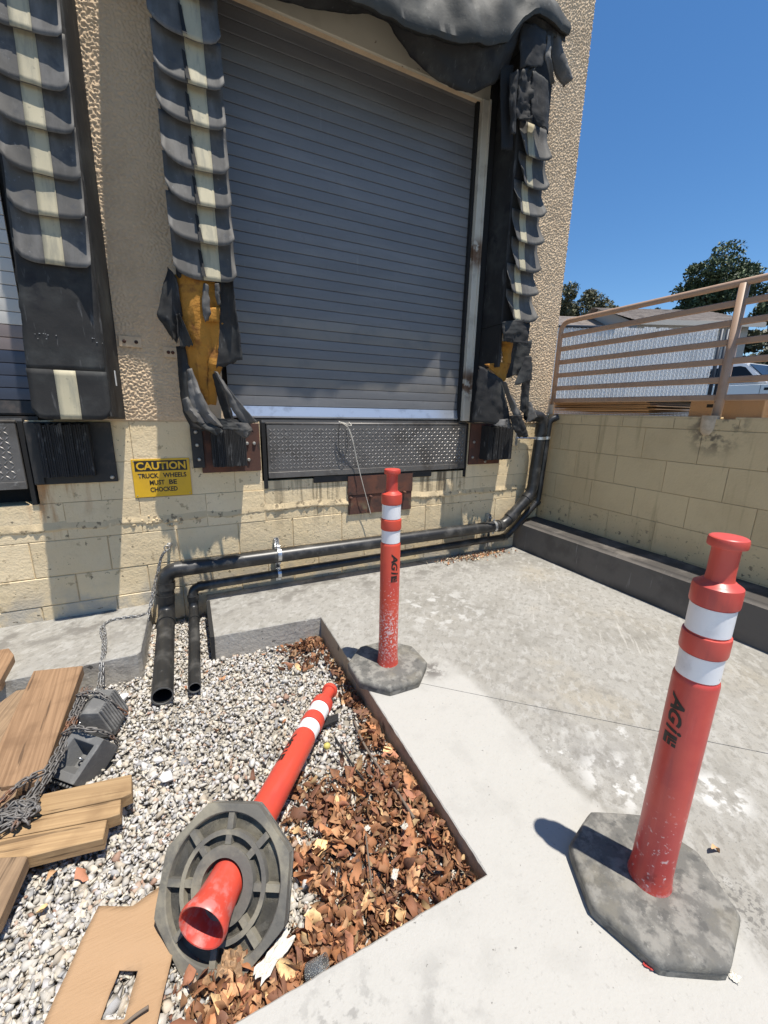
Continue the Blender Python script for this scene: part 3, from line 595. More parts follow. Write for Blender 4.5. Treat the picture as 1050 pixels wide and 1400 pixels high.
# --- houses beyond
def house(label, C0, ux, Lh, Dp, ze, zr, ov=.35):
    t = thing('house', (C0.x, C0.y, 1.3), label, 'house'); uy = Vector((-ux.y, ux.x, 0))
    def W(a, b, z): q = C0+ux*a+uy*b; return (q.x, q.y, z)
    mb = MB(); mb.add([W(a, b, z) for z in (1.3, ze-.05) for a, b in ((0, 0), (Lh, 0), (Lh, Dp), (0, Dp))], [(0, 1, 5, 4), (1, 2, 6, 5), (2, 3, 7, 6), (3, 0, 4, 7), (4, 5, 6, 7)])
    mb.build('wall', 'housewall', t)
    m = MB(); n = 14
    for s_ in (0, 1):
        for i in range(n):      # shingle courses overlap upwards
            f0, f1 = i/n, (i+1)/n
            b0 = (-ov+(Dp/2+ov)*f0) if s_ == 0 else (Dp+ov-(Dp/2+ov)*f0); b1 = (-ov+(Dp/2+ov)*f1) if s_ == 0 else (Dp+ov-(Dp/2+ov)*f1)
            z0_, z1_ = ze+(zr-ze)*f0, ze+(zr-ze)*f1
            m.add([W(-ov, b0, z0_+.035), W(Lh+ov, b0, z0_+.035), W(Lh+ov, b1, z1_+.01), W(-ov, b1, z1_+.01), W(-ov, b0, z0_), W(Lh+ov, b0, z0_)], [(0, 1, 2, 3), (4, 5, 1, 0)])
    rf = m.build('roof', 'shingle', t)
    mb = MB()
    mb.add([W(a, b, z) for z in (ze-.16, ze+.02) for a, b in ((-ov, -ov-.03), (Lh+ov, -ov-.03), (Lh+ov, -ov), (-ov, -ov))], [(0, 1, 5, 4), (1, 2, 6, 5), (2, 3, 7, 6), (3, 0, 4, 7), (4, 5, 6, 7), (0, 1, 2, 3)])
    mb.build('fascia', 'housewall', rf)
    m = MB()
    for a in (0, Lh): m.add([W(a, 0, ze-.05), W(a, Dp, ze-.05), W(a, Dp/2, zr-.02)], [(0, 1, 2)])
    m.build('gable', 'housewall', t)
    return t
ux = (Vector((20.922, 9.327, 0))-Vector((16.6, 11.35, 0))).normalized()
house('low house with a brown shingle roof behind the fence and the railing post', Vector((16.9, 11.6, 0)), ux, 4.6, 6.5, 5.10, 6.35)
house('long low house with a weathered shingle roof left of the bigger roof', Vector((13.2, 15.2, 0)), ux, 5.2, 5.0, 4.95, 6.15)
# ================================================================== DOCK SEALS
def resample(P, n):
    P = [Vector(p) for p in P]; d = [0]
    for a, b in zip(P, P[1:]): d.append(d[-1]+(b-a).length)
    out = []; k = 0
    for i in range(n):
        t = d[-1]*i/(n-1)
        while k < len(P)-2 and d[k+1] < t: k += 1
        s_ = (t-d[k])/max(1e-6, d[k+1]-d[k]); out.append(P[k].lerp(P[k+1], min(1, s_)))
    return out
def drape(parent, name, A, B, mat, bulge=.02, fold=.012, nf=2.0, n=24, m=12, seed=0, th=.0025, ragged=.0):
    A = resample(A, n); B = resample(B, n); rows = []
    for j in range(n):
        row = []
        for i in range(m+1):
            u = i/m; p = A[j].lerp(B[j], u); wob = math.sin(math.pi*u)
            p = p+Vector((0, -bulge*wob - fold*(abs(((u*nf+seed*.37+j*.035) % 2)-1)*2-1)*(.5+.5*j/n) - .8*fold*fbm(p.x, p.z, seed, 14) - .35*fold*fbm(p.x, p.z, seed+4, 34) - .006*abs(fbm(p.x, p.z, seed+8, 9)), 0))
            p += Vector((fbm(p.x, p.z, seed+9, 16)*.006, 0, fbm(p.x, p.z, seed+5, 16)*.006))
            if ragged and j == n-1: p += Vector((0, 0, ragged*random.uniform(-1, 1)))
            row.append(p)
        rows.append(row)
    return MB().grid(rows).build(name, mat, parent, smooth=True, angle=32, solid=th)
def flap(parent, x0, x1, zb, ln, yf, out, rl=.05, rr=.04, wl=.35, wr=.25, sx=(.36, .68), split=None, seed=0, stripe=True, mat='flap'):
    nu, nv = 14, 9; rs = random.Random(seed)
    tw = rs.uniform(-.012, .012); o2 = out*rs.uniform(.85, 1.2); dz = rs.uniform(-.01, .01); bow = rs.uniform(-.004, .008)
    rl *= rs.uniform(.75, 1.3); rr *= rs.uniform(.7, 1.5); sh = rs.uniform(-.006, .006); x0, x1 = x0+sh, x1+sh*.6; tl = rs.uniform(-.012, .012)
    cl, cr_ = rs.choice((0, 0, .012, .022)), rs.choice((0, 0, .010, .024))
    def pt(u, v, off=0):
        cr = tl*(u-.5)
        if u < wl: cr += rl*(1-math.sqrt(max(0, 1-((wl-u)/wl)**2)))
        if u > 1-wr: cr = max(cr, rr*(1-math.sqrt(max(0, 1-((u-1+wr)/wr)**2))))
        zl = zb+dz+cr; z = zl+(zb+ln-zl)*(1-v)
        q_ = max(0, (v-.30)/.70); ed = 1+.9*max(0, (u-.62)/.38)**1.5+.5*max(0, (.25-u)/.25)
        y = yf-.004-o2*(.08*v+.92*q_**1.15)*ed-bow*math.sin(math.pi*u)*q_-tw*(u-.5)*q_ - (cl*max(0, 1-u/.3)**1.6+cr_*max(0, (u-.7)/.3)**1.6)*q_**2 - off - .004*fbm(u*2, v*2, seed, 1.5)*v
        return Vector((x0+(x1-x0)*u, y, z))
    f = MB().grid([[pt(i/nu, j/nv) for i in range(nu+1)] for j in range(nv+1)]).build('flap', mat, parent, smooth=True, solid=.003)
    if stripe:
        MB().grid([[pt(sx[0]+(sx[1]-sx[0])*i/4, j/nv*.985+.008, .0042) for i in range(5)] for j in range(nv+1)]).build('stripe', 'stripe', f, smooth=True, solid=.0015)
    return f
PY = 2.855     # front of the pads
# ---- pad of the left door
lp = thing('dock_seal_pad', (-.53, WY, 1.33), 'black dock seal pad of overlapping flaps at the left edge, beside the left door', 'dock seal', 'dock seal pads')
MB().add([(-.722, PY, 1.34), (-.372, PY, 1.34), (-.343, 3.16, 1.318), (-.75, 3.16, 1.318), (-.655, PY, 3.3), (-.343, PY, 3.3), (-.322, 3.16, 3.5), (-.66, 3.16, 3.5), (-.63, PY, 4.4), (-.335, PY, 4.4), (-.32, 3.16, 4.4), (-.64, 3.16, 4.4)],
  [(3, 2, 1, 0), (0, 1, 5, 4), (1, 2, 6, 5), (2, 3, 7, 6), (3, 0, 4, 7), (4, 5, 9, 8), (5, 6, 10, 9), (6, 7, 11, 10), (7, 4, 8, 11), (8, 9, 10, 11)]).build('pad_cover', 'vinyl', lp)
def lx(z): return lerp_at([(1.33, -.722), (2.08, -.675), (2.46, -.664), (3.3, -.655), (4.4, -.63)], z), lerp_at([(1.33, -.372), (3.2, -.343), (4.4, -.335)], z)
for i, zb in enumerate((3.985, 3.80, 3.61, 3.42, 3.232, 3.045, 2.855, 2.668, 2.485, 2.302, 2.10)):
    a, b = lx(zb); flap(lp, a, b-.004, zb, .25, PY-.006, .027, rl=.055, rr=.018, wl=.30, wr=.14, sx=(.36, .62), seed=20+i, mat='flap')
a, b = lx(1.8); drape(lp, 'torn_panel', [(a+.006, PY-.012, 2.2), (a-.03, PY-.012, 1.58)], [(b-.004, PY-.012, 2.2), (b-.012, PY-.012, 1.58)], 'vinyl', .004, .003, seed=3)
for z in (1.757, 1.735):
    mb = MB()
    for i in range(34):
        if random.random() < (.28 if abs(i-17) > 9 else .03): x = a+.03+i*.0088; zz = z+random.uniform(-.003, .003); mb.box(x, x+random.uniform(.002, .006), PY-.0215, PY-.0165, zz, zz+.0018)
    mb.build('stitching', 'tag', lp, kind='stuff')
flap(lp, -.727, -.372, 1.328, .255, PY-.014, .012, rl=.045, rr=.045, wl=.14, wr=.14, sx=(.33, .60), seed=41, mat='vinyl')
MB().box(-.345, -.3415, 2.93, 2.96, 1.515, 1.60).build('sewn_tag', 'tag', lp)
# ---- left pad of the main door: torn open at the bottom
mp = thing('dock_seal_pad', (.18, WY, 1.33), 'torn black dock seal pad with ripped bottom showing yellow foam, left of the main door', 'dock seal', 'dock seal pads')
MB().box(.034, .338, 2.868, 3.155, 2.13, 4.05, bev=.01).build('pad_cover', 'vinyl', mp)
for i, zb in enumerate((3.80, 3.61, 3.425, 3.24, 3.05, 2.868, 2.672, 2.487, 2.302, 2.125)):
    flap(mp, .018+.002*i*0, .352, zb, .25, PY, .033, rl=.062, rr=.028, wl=.46, wr=.22, sx=(.46, .74), seed=60+i)
    if zb < 3.5:      # slit beside the stripe: a dark lower lap shows through
        MB().grid([[Vector((.157+.008*j/5, PY-.012-.05*(j/5)**1.9-.006, zb+.16-.15*j/5)), Vector((.173+.014*j/5, PY-.012-.05*(j/5)**1.9-.0075, zb+.15-.145*j/5))] for j in range(6)]).build('slit_edge', 'black', mp, solid=.001)
def yy(y, *q): return [(a, y, c) for a, c in q]
drape(mp, 'foam_core', [(0.012, 2.930, 2.145), (0.036, 2.920, 1.980), (0.063, 2.930, 1.800), (0.091, 2.970, 1.590), (0.145, 3.020, 1.425)], [(0.284, 2.930, 2.175), (0.260, 2.920, 1.922), (0.229, 2.930, 1.661), (0.205, 2.950, 1.617), (0.172, 3.020, 1.425)], 'foam', .05, .016, 3, n=24, m=12, seed=2, th=.06)
drape(mp, 'foam_lump', [(0.193, 2.850, 1.968), (0.179, 2.850, 1.902)], [(0.248, 2.860, 1.993), (0.238, 2.860, 1.910)], 'foam', .02, .004, n=6, m=6, seed=4, th=.02)
for nm, A, B, m_, bu, fo, sd in [
  ('torn_or_added_side', [(-0.010, 2.920, 2.185), (-0.048, 2.900, 2.063), (-0.092, 2.880, 1.911), (-0.053, 2.890, 1.853), (-0.017, 2.900, 1.793)], [(0.034, 2.860, 2.122), (0.038, 2.860, 2.008), (0.044, 2.870, 1.939), (0.028, 2.880, 1.851), (0.004, 2.880, 1.768)], 'vinyl', .02, .012, 1),
  ('torn_rag', [(0.012, 2.840, 1.922), (0.010, 2.840, 1.823), (0.018, 2.840, 1.744)], [(0.031, 2.820, 1.925), (0.062, 2.830, 1.839), (0.087, 2.840, 1.765)], 'vinyl', -.02, .006, 5),
  ('torn_or_added_side', [(0.266, 2.850, 2.133), (0.250, 2.860, 1.911), (0.231, 2.860, 1.763), (0.209, 2.860, 1.641)], [(0.337, 2.840, 2.160), (0.344, 2.830, 1.957), (0.360, 2.830, 1.812), (0.362, 2.830, 1.700)], 'vinyl', -.03, .008, 7),
  ('torn_rag', [(0.170, 2.820, 2.101), (0.152, 2.800, 1.989), (0.151, 2.810, 1.924), (0.161, 2.810, 1.893)], [(0.193, 2.820, 2.096), (0.197, 2.810, 1.997), (0.197, 2.810, 1.945), (0.182, 2.820, 1.909)], 'flap', .012, .004, 9),
  ('torn_rag', [(0.230, 2.820, 2.109), (0.229, 2.820, 2.042), (0.241, 2.820, 1.992)], [(0.258, 2.820, 2.113), (0.257, 2.820, 2.046), (0.259, 2.830, 2.008)], 'flap', .01, .003, 11),
  ('torn_or_added_side', [(-0.005, 2.990, 1.764), (-0.009, 2.980, 1.542), (-0.005, 2.960, 1.362), (0.038, 2.950, 1.271)], [(0.056, 2.950, 1.764), (0.063, 2.930, 1.564), (0.090, 2.920, 1.387), (0.157, 2.920, 1.248)], 'vinyl', .012, .01, 13),
  ('torn_fold', [(0.043, 2.860, 1.627), (0.035, 2.850, 1.495), (0.037, 2.840, 1.377), (0.126, 2.830, 1.298)], [(0.067, 2.850, 1.628), (0.104, 2.820, 1.496), (0.159, 2.800, 1.366), (0.226, 2.800, 1.282)], 'flap', .03, .016, 15),
  ('torn_fold', [(-0.001, 2.840, 1.450), (0.005, 2.820, 1.386), (0.040, 2.820, 1.321)], [(0.032, 2.830, 1.464), (0.062, 2.800, 1.387), (0.145, 2.800, 1.291)], 'flap', .022, .012, 17),
  ('torn_fold', [(0.195, 2.850, 1.623), (0.240, 2.830, 1.501), (0.283, 2.820, 1.382), (0.339, 2.820, 1.290)], [(0.211, 2.850, 1.619), (0.288, 2.800, 1.489), (0.360, 2.790, 1.392), (0.433, 2.790, 1.315)], 'flap', .01, .008, 19),
  ('torn_fold', [(0.180, 2.920, 1.605), (0.207, 2.900, 1.457), (0.240, 2.880, 1.320)], [(0.209, 2.880, 1.612), (0.265, 2.860, 1.458), (0.302, 2.850, 1.289)], 'vinyl', .02, .01, 21),
  ('torn_fold', [(0.137, 2.820, 1.344), (0.195, 2.800, 1.273)], [(0.333, 2.820, 1.327), (0.400, 2.810, 1.253)], 'vinyl', .02, .014, 23),
  ('torn_hem', [(0.040, 2.830, 1.316), (0.118, 2.800, 1.264), (0.170, 2.800, 1.227)], [(0.132, 2.820, 1.326), (0.195, 2.790, 1.282), (0.219, 2.790, 1.255)], 'vinyl', .015, .012, 25),
  ('torn_hem', [(0.250, 2.810, 1.309), (0.290, 2.800, 1.254), (0.341, 2.800, 1.207)], [(0.374, 2.800, 1.310), (0.397, 2.790, 1.264), (0.368, 2.790, 1.226)], 'flap', .012, .01, 27)]:
    drape(mp, nm, A, B, m_, bu, fo, 2.3, seed=sd, ragged=.008)
# ---- right pad of the main door
rp = thing('dock_seal_pad', (2.62, WY, 1.33), 'shadowed black dock seal pad with short striped flaps, right of the main door', 'dock seal', 'dock seal pads')
MB().box(2.452, 2.762, 2.875, 3.150, 2.12, 4.0, bev=.008).build('pad_cover', 'vinyl', rp)
MB().box(2.449, 2.475, 2.872, 3.152, 1.785, 2.12, bev=.004).build('torn_or_added_side', 'vinyl', rp)
for i, zb in enumerate((3.30, 3.105, 2.915, 2.722, 2.530, 2.338, 2.150)):
    x_ = .012*math.sin(i*2.1); flap(rp, 2.462+x_, 2.745+x_*.6, zb, .24, PY+.015, .044, rl=.06, rr=.03, wl=.30, wr=.2, sx=(.27, .50), seed=90+i)
for nm, A, B, m_, bu, fo, sd in [
  ('torn_flap', [(2.347, 2.800, 4.032), (2.341, 2.790, 3.903), (2.352, 2.790, 3.770)], [(2.579, 2.800, 4.053), (2.577, 2.790, 3.957), (2.559, 2.790, 3.837)], 'vinyl', .012, .006, 2),
  ('torn_flap', [(2.352, 2.810, 3.760), (2.347, 2.800, 3.617), (2.351, 2.800, 3.474)], [(2.488, 2.800, 3.813), (2.494, 2.790, 3.653), (2.512, 2.800, 3.495)], 'vinyl', .015, .02, 4),
  ('torn_flap', [(2.473, 2.790, 3.794), (2.474, 2.780, 3.620), (2.484, 2.770, 3.530), (2.565, 2.770, 3.471)], [(2.638, 2.800, 3.776), (2.661, 2.790, 3.657), (2.669, 2.780, 3.540), (2.674, 2.780, 3.464)], 'vinyl', .01, .008, 6),
  ('torn_or_added_side', [(2.226, 2.845, 3.785), (2.250, 2.845, 3.571), (2.289, 2.845, 3.292)], [(2.344, 2.845, 3.812), (2.363, 2.845, 3.603), (2.392, 2.845, 3.317)], 'black', .0, .004, 40),  # extra black sheet, added to keep sun patches off the door
  ('torn_rag', [(2.279, 2.800, 3.724), (2.293, 2.800, 3.559), (2.331, 2.810, 3.376)], [(2.363, 2.800, 3.758), (2.357, 2.790, 3.571), (2.370, 2.800, 3.386)], 'vinyl', .02, .01, 8),
  ('torn_rag', [(2.613, 2.840, 4.064), (2.599, 2.820, 3.928), (2.648, 2.820, 3.847), (2.688, 2.820, 3.788)], [(2.645, 2.830, 4.068), (2.636, 2.800, 3.927), (2.672, 2.800, 3.843), (2.695, 2.800, 3.792)], 'flap', .01, .01, 10),
  ('torn_end', [(2.660, 2.880, 4.131), (2.701, 2.860, 3.975), (2.766, 2.850, 3.882), (2.851, 2.850, 3.840)], [(2.738, 2.900, 4.196), (2.833, 2.890, 4.070), (2.918, 2.880, 3.973), (2.926, 2.870, 3.905)], 'flap', .05, .008, 12),
  ('torn_flap', [(2.424, 2.830, 2.129), (2.425, 2.820, 2.044), (2.433, 2.820, 1.977)], [(2.714, 2.830, 2.182), (2.711, 2.820, 2.071), (2.699, 2.820, 1.977)], 'vinyl', .02, .012, 14),
  ('torn_back', [(2.662, 2.990, 2.025), (2.666, 2.990, 1.848), (2.623, 2.990, 1.708)], [(2.890, 2.960, 2.041), (2.878, 2.970, 1.879), (2.791, 2.980, 1.748)], 'vinyl', .0, .01, 16),
  ('foam_core', [(2.545, 2.960, 2.011), (2.565, 2.950, 1.832)], [(2.667, 2.950, 2.020), (2.657, 2.950, 1.832)], 'foam', .012, .006, 18),
  ('foam_core', [(2.349, 2.930, 1.804), (2.451, 2.930, 1.745), (2.583, 2.950, 1.673)], [(2.655, 2.950, 1.850), (2.625, 2.950, 1.749), (2.599, 2.950, 1.680)], 'foam', .006, .006, 20),
  ('torn_panel', [(2.304, 2.950, 1.791), (2.280, 2.930, 1.550), (2.269, 2.930, 1.322)], [(2.539, 2.900, 1.674), (2.593, 2.880, 1.484), (2.667, 2.870, 1.294)], 'vinyl', .03, .012, 22),
  ('torn_fold', [(2.513, 2.870, 1.666), (2.572, 2.850, 1.508), (2.647, 2.840, 1.371)], [(2.538, 2.860, 1.654), (2.628, 2.830, 1.515), (2.711, 2.820, 1.392)], 'flap', .02, .008, 24),
  ('torn_hem', [(2.594, 2.840, 1.383), (2.653, 2.830, 1.244), (2.721, 2.830, 1.191)], [(2.711, 2.820, 1.392), (2.779, 2.810, 1.270), (2.815, 2.810, 1.198)], 'vinyl', .02, .012, 26),
  ('torn_rag', [(2.696, 2.820, 1.882), (2.644, 2.810, 1.759), (2.593, 2.810, 1.642)], [(2.772, 2.820, 1.881), (2.773, 2.800, 1.789), (2.788, 2.800, 1.687)], 'vinyl', .012, .005, 28),
  ('torn_or_added_side', [(2.784, 2.920, 1.693), (2.785, 2.920, 1.553), (2.783, 2.920, 1.437)], [(2.861, 2.900, 1.696), (2.861, 2.900, 1.568), (2.875, 2.900, 1.346)], 'vinyl', .02, .01, 30),
  ('torn_rag', [(2.820, 2.860, 1.515), (2.826, 2.850, 1.406), (2.811, 2.850, 1.321)], [(2.858, 2.860, 1.503), (2.894, 2.840, 1.420), (2.937, 2.840, 1.375)], 'flap', .01, .004, 32),
  ('torn_hem', [(2.435, 2.880, 1.343), (2.456, 2.860, 1.294)], [(2.633, 2.860, 1.358), (2.643, 2.850, 1.269)], 'flap', .02, .012, 34)]:
    drape(rp, nm, A, B, m_, bu, fo, 2.1, seed=sd, ragged=.006)
# ---- head pad with its sagging canvas
hp = thing('dock_head_pad', (1.3, WY, 4.0), 'sagging dark canvas head pad hanging over the top of the main door', 'dock seal')
MB().box(-.02, 2.70, 2.83, 3.155, 3.98, 4.30, bev=.02).build('pad_core', 'vinyl', hp)
zr_t = [(p[0], p[2]) for p in ((0.697, 2.690, 3.609), (1.056, 2.690, 3.622), (1.269, 2.690, 3.630), (1.455, 2.690, 3.631), (1.647, 2.690, 3.652), (1.846, 2.700, 3.687), (2.015, 2.710, 3.732), (2.174, 2.730, 3.803), (2.287, 2.760, 3.946), (2.448, 2.790, 4.060), (2.630, 2.800, 4.099))]
zh_t = [(p[0], p[2]) for p in ((0.368, 2.860, 3.563), (0.715, 2.860, 3.615), (0.927, 2.860, 3.647), (1.227, 2.860, 3.740), (1.366, 2.860, 3.727), (1.521, 2.860, 3.614), (1.737, 2.860, 3.556), (1.886, 2.860, 3.551), (2.027, 2.860, 3.571), (2.205, 2.860, 3.678), (2.322, 2.850, 3.809), (2.381, 2.830, 4.047), (2.642, 2.810, 4.088))]
zt_t = [(p[0], p[2]) for p in ((1.860, 3.120, 4.319), (2.372, 3.120, 4.380), (2.533, 3.100, 4.363), (2.680, 3.060, 4.351), (2.786, 2.950, 4.244))]
rows, cur = [], []; nx = 150
def ridged(x, y, z, s): return 1-2*abs(mnoise.noise(Vector((x*s, y*s, z*s))))
for i in range(nx+1):
    x = -.12+2.92*i/nx; row = []
    zt, zr, zh = lerp_at(zt_t, x), lerp_at(zr_t, x), lerp_at(zh_t, x)
    zr = min(zr+.035, zt-.02)
    end = min(1, max(0, (2.72-x)/.35)); yb = 3.10-.16*(1-end); yr = 2.70+.09*(1-end)
    for j in range(15):      # over the top and down the front, creased towards the sagging corner
        t = j/14; z = zt+(zr-zt)*t**1.4; y = yb+(yr-yb)*math.sin(t*math.pi/2)**.8
        k = end*math.sin(math.pi*min(1, t*.8+.12))
        y += k*(.034*fbm(x*.8, t*.6, 4, 3.2)+.085*(ridged(x+.8*t, t*.2, 2, 2.4)-.6)+.040*(ridged(x-.5*t, t*.3, 7, 5.5)-.6)+.010*fbm(x, t*.5, 8, 16)); z += .018*fbm(x, t, 2, 4)*math.sin(math.pi*t)+.012*end*fbm(x, 3, 1, 7)*t
        row.append((x, y, z))
    e = Vector(row[-1]); row += [(x, e.y+.012, e.z-.022), (x, e.y+.050, e.z-.010)]     # turned hem
    rows.append(row)
    c = []
    for j in range(10):      # dark curtain that hangs behind the hem
        t = j/9; c.append((x, yr+.045+.12*t*end+.02*fbm(x, t*.4, 6, 5)*end+.010*(ridged(x-.4*t, 0, 3, 7)-.5)*end, zr+.03*end+(zh-zr-.03*end)*t))
    cur.append(c)
MB().grid(rows).build('canvas', 'canvas', hp, smooth=True, angle=40, solid=.004)
MB().grid(cur).build('curtain', 'vinyl', hp, smooth=True, solid=.003)
# unseen head pad, out of the frame, added to shade the left door
left_shade_pad = thing('dock_head_pad', (-1.9, WY, 4.2), 'unseen dark head pad added over the left loading door to shade it', 'dock seal')
MB().box(-3.2, -.66, 2.80, 3.155, 3.98, 4.4, bev=.02).build('pad_core', 'vinyl', left_shade_pad)

# ================================================================== LEVELERS, BUMPERS, PLATES, SIGN
def tread(x0, x1, z0, z1, y):
    mb = MB(); p = .029; k = 0
    nx = int((x1-x0)/p); nz = int((z1-z0)/p)
    for i in range(nx):
        for j in range(nz):
            a = R(45) if (i+j) % 2 else R(-45)
            cx, cz = x0+(i+.5)*p, z0+(j+.5)*p; u = Vector((math.cos(a), 0, math.sin(a))); v = Vector((-math.sin(a), 0, math.cos(a)))
            c = Vector((cx, y, cz)); l, w_ = .0148, .0048
            mb.add([c-u*l, c-v*w_, c+u*l, c+v*w_, c-u*l*.5+Vector((0, -.0028, 0)), c+u*l*.5+Vector((0, -.0028, 0))], [(0, 1, 4), (1, 5, 4), (1, 2, 5), (2, 3, 5), (3, 4, 5), (3, 0, 4)])
    return mb
def leveler(label, x0, x1, z0, z1, zlow, bars, cat='dock leveler'):
    t = thing('dock_leveler', ((x0+x1)/2, WY, z0), label, cat, 'dock levelers')
    MB().box(x0-.035, x1+.03, 3.30, 3.33, zlow, 1.325).build('pit_back', 'black', t)
    lp_ = MB().box(x0, x1, 3.150, 3.168, z0, z1, bev=.003).build('lip_plate', 'plate', t)
    tread(x0+.012, x1-.012, z0+.06, z1-.012, 3.1497).build('tread', 'tread', lp_, kind='stuff')
    MB().box(x0, x1, 3.1455, 3.1495, z0, z0+.045, bev=.001).build('lip_edge', 'plate', lp_)
    MB().tube([(x0, 3.158, z1+.008), (x1, 3.158, z1+.008)], .0105, 8).build('hinge_tube', 'plate', t, smooth=True)
    MB().box(x0-.03, x1+.03, 3.17, 3.6, 1.292, 1.318).build('deck', 'plate', t)
    for a, b, c, d in bars: MB().box(a, b, 3.160, 3.29, c, d, bev=.004).build('keeper', 'dark_steel', t)
    MB().box(x0-.034, x0-.006, 3.162, 3.29, zlow, 1.30).build('side_frame', 'black', t)
    MB().box(x1+.006, x1+.030, 3.162, 3.29, zlow, 1.30).build('side_frame', 'black', t)
    return t
ml = leveler('wide worn tread-plate dock leveler under the main roll-up door', .545, 2.375, .882, 1.285, .80, [(.90, 2.02, .822, .878)])
MB().box(.51, 2.415, 3.175, 3.28, .795, .835).build('pit_curb', 'dark_steel', ml)
ll = leveler('tread-plate dock leveler cut off by the left edge of the photo', -2.75, -.905, .895, 1.29, .79, [])
# pale cord snagged on the leveler and hanging in front
def string(name, label, cat, paths, r, mat):
    mb = MB()
    for p in paths: mb.tube(smooth_path(p, 6), r, 6)
    return tag(mb.build(name, mat, None, smooth=True), label, cat)
string('cord', 'thin pale cord hanging from the main leveler down to the rusty plate', 'cord', [
  [(1.095, 3.100, 1.309), (1.143, 3.080, 1.299), (1.183, 3.090, 1.236), (1.229, 3.110, 1.117), (1.266, 3.120, 0.971), (1.309, 3.110, 0.798), (1.362, 3.120, 0.627), (1.391, 3.120, 0.527)],
  [(1.099, 3.110, 1.315), (1.159, 3.090, 1.276), (1.206, 3.100, 1.200), (1.246, 3.120, 1.044), (1.286, 3.120, 0.897)],
  [(1.113, 3.100, 1.304), (1.196, 3.090, 1.282), (1.189, 3.120, 1.309)]], .0028, 'cord')
string('cord', 'loop of thin black cord on the main leveler beside the pale cord', 'cord', [
  [(1.108, 3.120, 1.303), (1.101, 3.120, 1.177), (1.116, 3.130, 1.047), (1.150, 3.120, 1.035), (1.176, 3.120, 1.118), (1.160, 3.110, 1.258)]], .0024, 'blackcord')
def bumper(label, plate, rub, mat, depth, angle=None, bolts=()):
    t = thing('dock_bumper', ((rub[0]+rub[1])/2, WY, rub[2]), label, 'dock bumper', 'dock bumpers')
    MB().box(plate[0], plate[1], 3.146, 3.167, plate[2], plate[3], bev=.003).build('back_plate', mat, t)
    mb = MB(); x = rub[0]
    while x < rub[1]:
        w_ = random.uniform(.009, .014); d = random.uniform(-.006, .006)
        mb.box(x, x+w_-.0012, 3.145-depth+d, 3.144, rub[2]+random.uniform(0, .008), rub[3]-random.uniform(0, .015), bev=.0016); x += w_
    mb.build('rubber_plies', 'rubber', t, kind='stuff')
    if angle: MB().box(*angle[:2], 3.13, 3.145, *angle[2:], bev=.003).build('end_angle', 'dark_steel', t)
    for (x, z, yb) in bolts: MB().lathe([(.013, 0), (.013, .007), (.009, .012), (0, .013)], 10, Matrix.Translation((x, yb, z)) @ Matrix.Rotation(R(90), 4, 'X')).build('bolt', 'bolt', t, smooth=True, angle=40)
bumper('black rubber dock bumper on a black plate beside the left leveler', (-.865, -.43, .915, 1.298), (-.80, -.54, .965, 1.295), 'dark_steel', .075, (-.862, -.81, .92, 1.295), [(-.46, .945, 3.146)])
bumper('torn black rubber dock bumper with a bolted end plate, right of the caution sign', (.085, .492, .945, 1.295), (.155, .37, .995, 1.29), 'rust', .11, (.028, .105, .985, 1.285), [(.062, 1.235, 3.13), (.064, 1.145, 3.13), (.07, 1.045, 3.13), (.40, 1.15, 3.146), (.405, 1.03, 3.146), (.45, 1.15, 3.146)])
bumper('black rubber dock bumper on a rusty plate, right of the main leveler', (2.425, 2.80, .915, 1.303), (2.545, 2.835, .965, 1.285), 'rust', .12, None, [(2.47, 1.13, 3.146), (2.465, .985, 3.146), (2.62, .94, 3.146)])
ap = thing('anchor_plate', (1.5, WY, .53), 'rusty brown steel plate with bolts below the main leveler, behind the middle post', 'steel plate')
MB().box(1.192, 1.816, 3.150, 3.169, .70, .866, bev=.002).build('upper_plate', 'rust', ap)
MB().box(1.198, 1.812, 3.156, 3.169, .530, .699, bev=.002).build('lower_plate', 'rust', ap)
for q in ((1.215, 3.140, 0.679), (1.398, 3.140, 0.678), (1.729, 3.140, 0.694)): MB().lathe([(.012, 0), (.012, .030), (.008, .036), (0, .037)], 10, Matrix.Translation((q[0], 3.156, q[2])) @ Matrix.Rotation(R(90), 4, 'X')).build('bolt', 'rust', ap, smooth=True, angle=40)
sg = thing('caution_sign', (-.17, WY, .92), 'yellow caution sign about chocking truck wheels on the block wall', 'sign')
SX0, SX1, SZ0, SZ1 = -.347, .005, .793, 1.056; SYF = WY-.0075
MB().box(SX0, SX1, SYF, WY-.004, SZ0, SZ1, bev=.0015).build('panel', 'sign', sg)
def put_text(body, x0, x1, z0, z1, y, mat, parent, bold=.012, name='lettering'):
    me = text_mesh(body, x1-x0, z1-z0, bold); me.materials.append(MAT[mat]); me.name = name
    po = parent_off(parent)
    for v in me.vertices: v.co = Vector((x0+v.co.x, y, z0+v.co.y))-po
    return link(me, name, parent)
MB().box(SX0+.017, SX1-.017, SYF-.0008, SYF-.0002, .972, 1.043, bev=0).build('heading_bar', 'ink', sg)
put_text('CAUTION', SX0+.026, SX1-.026, .981, 1.034, SYF-.0016, 'sign', sg, .03)
put_text('TRUCK', SX0+.030, SX0+.153, .924, .957, SYF-.0012, 'ink', sg, .03)
put_text('WHEELS', SX0+.180, SX1-.026, .924, .957, SYF-.0012, 'ink', sg, .03)
put_text('MUST', SX0+.095, SX0+.186, .876, .909, SYF-.0012, 'ink', sg, .03)
put_text('BE', SX0+.213, SX0+.262, .876, .909, SYF-.0012, 'ink', sg, .03)
put_text('CHOCKED', SX0+.094, SX0+.262, .827, .860, SYF-.0012, 'ink', sg, .03)
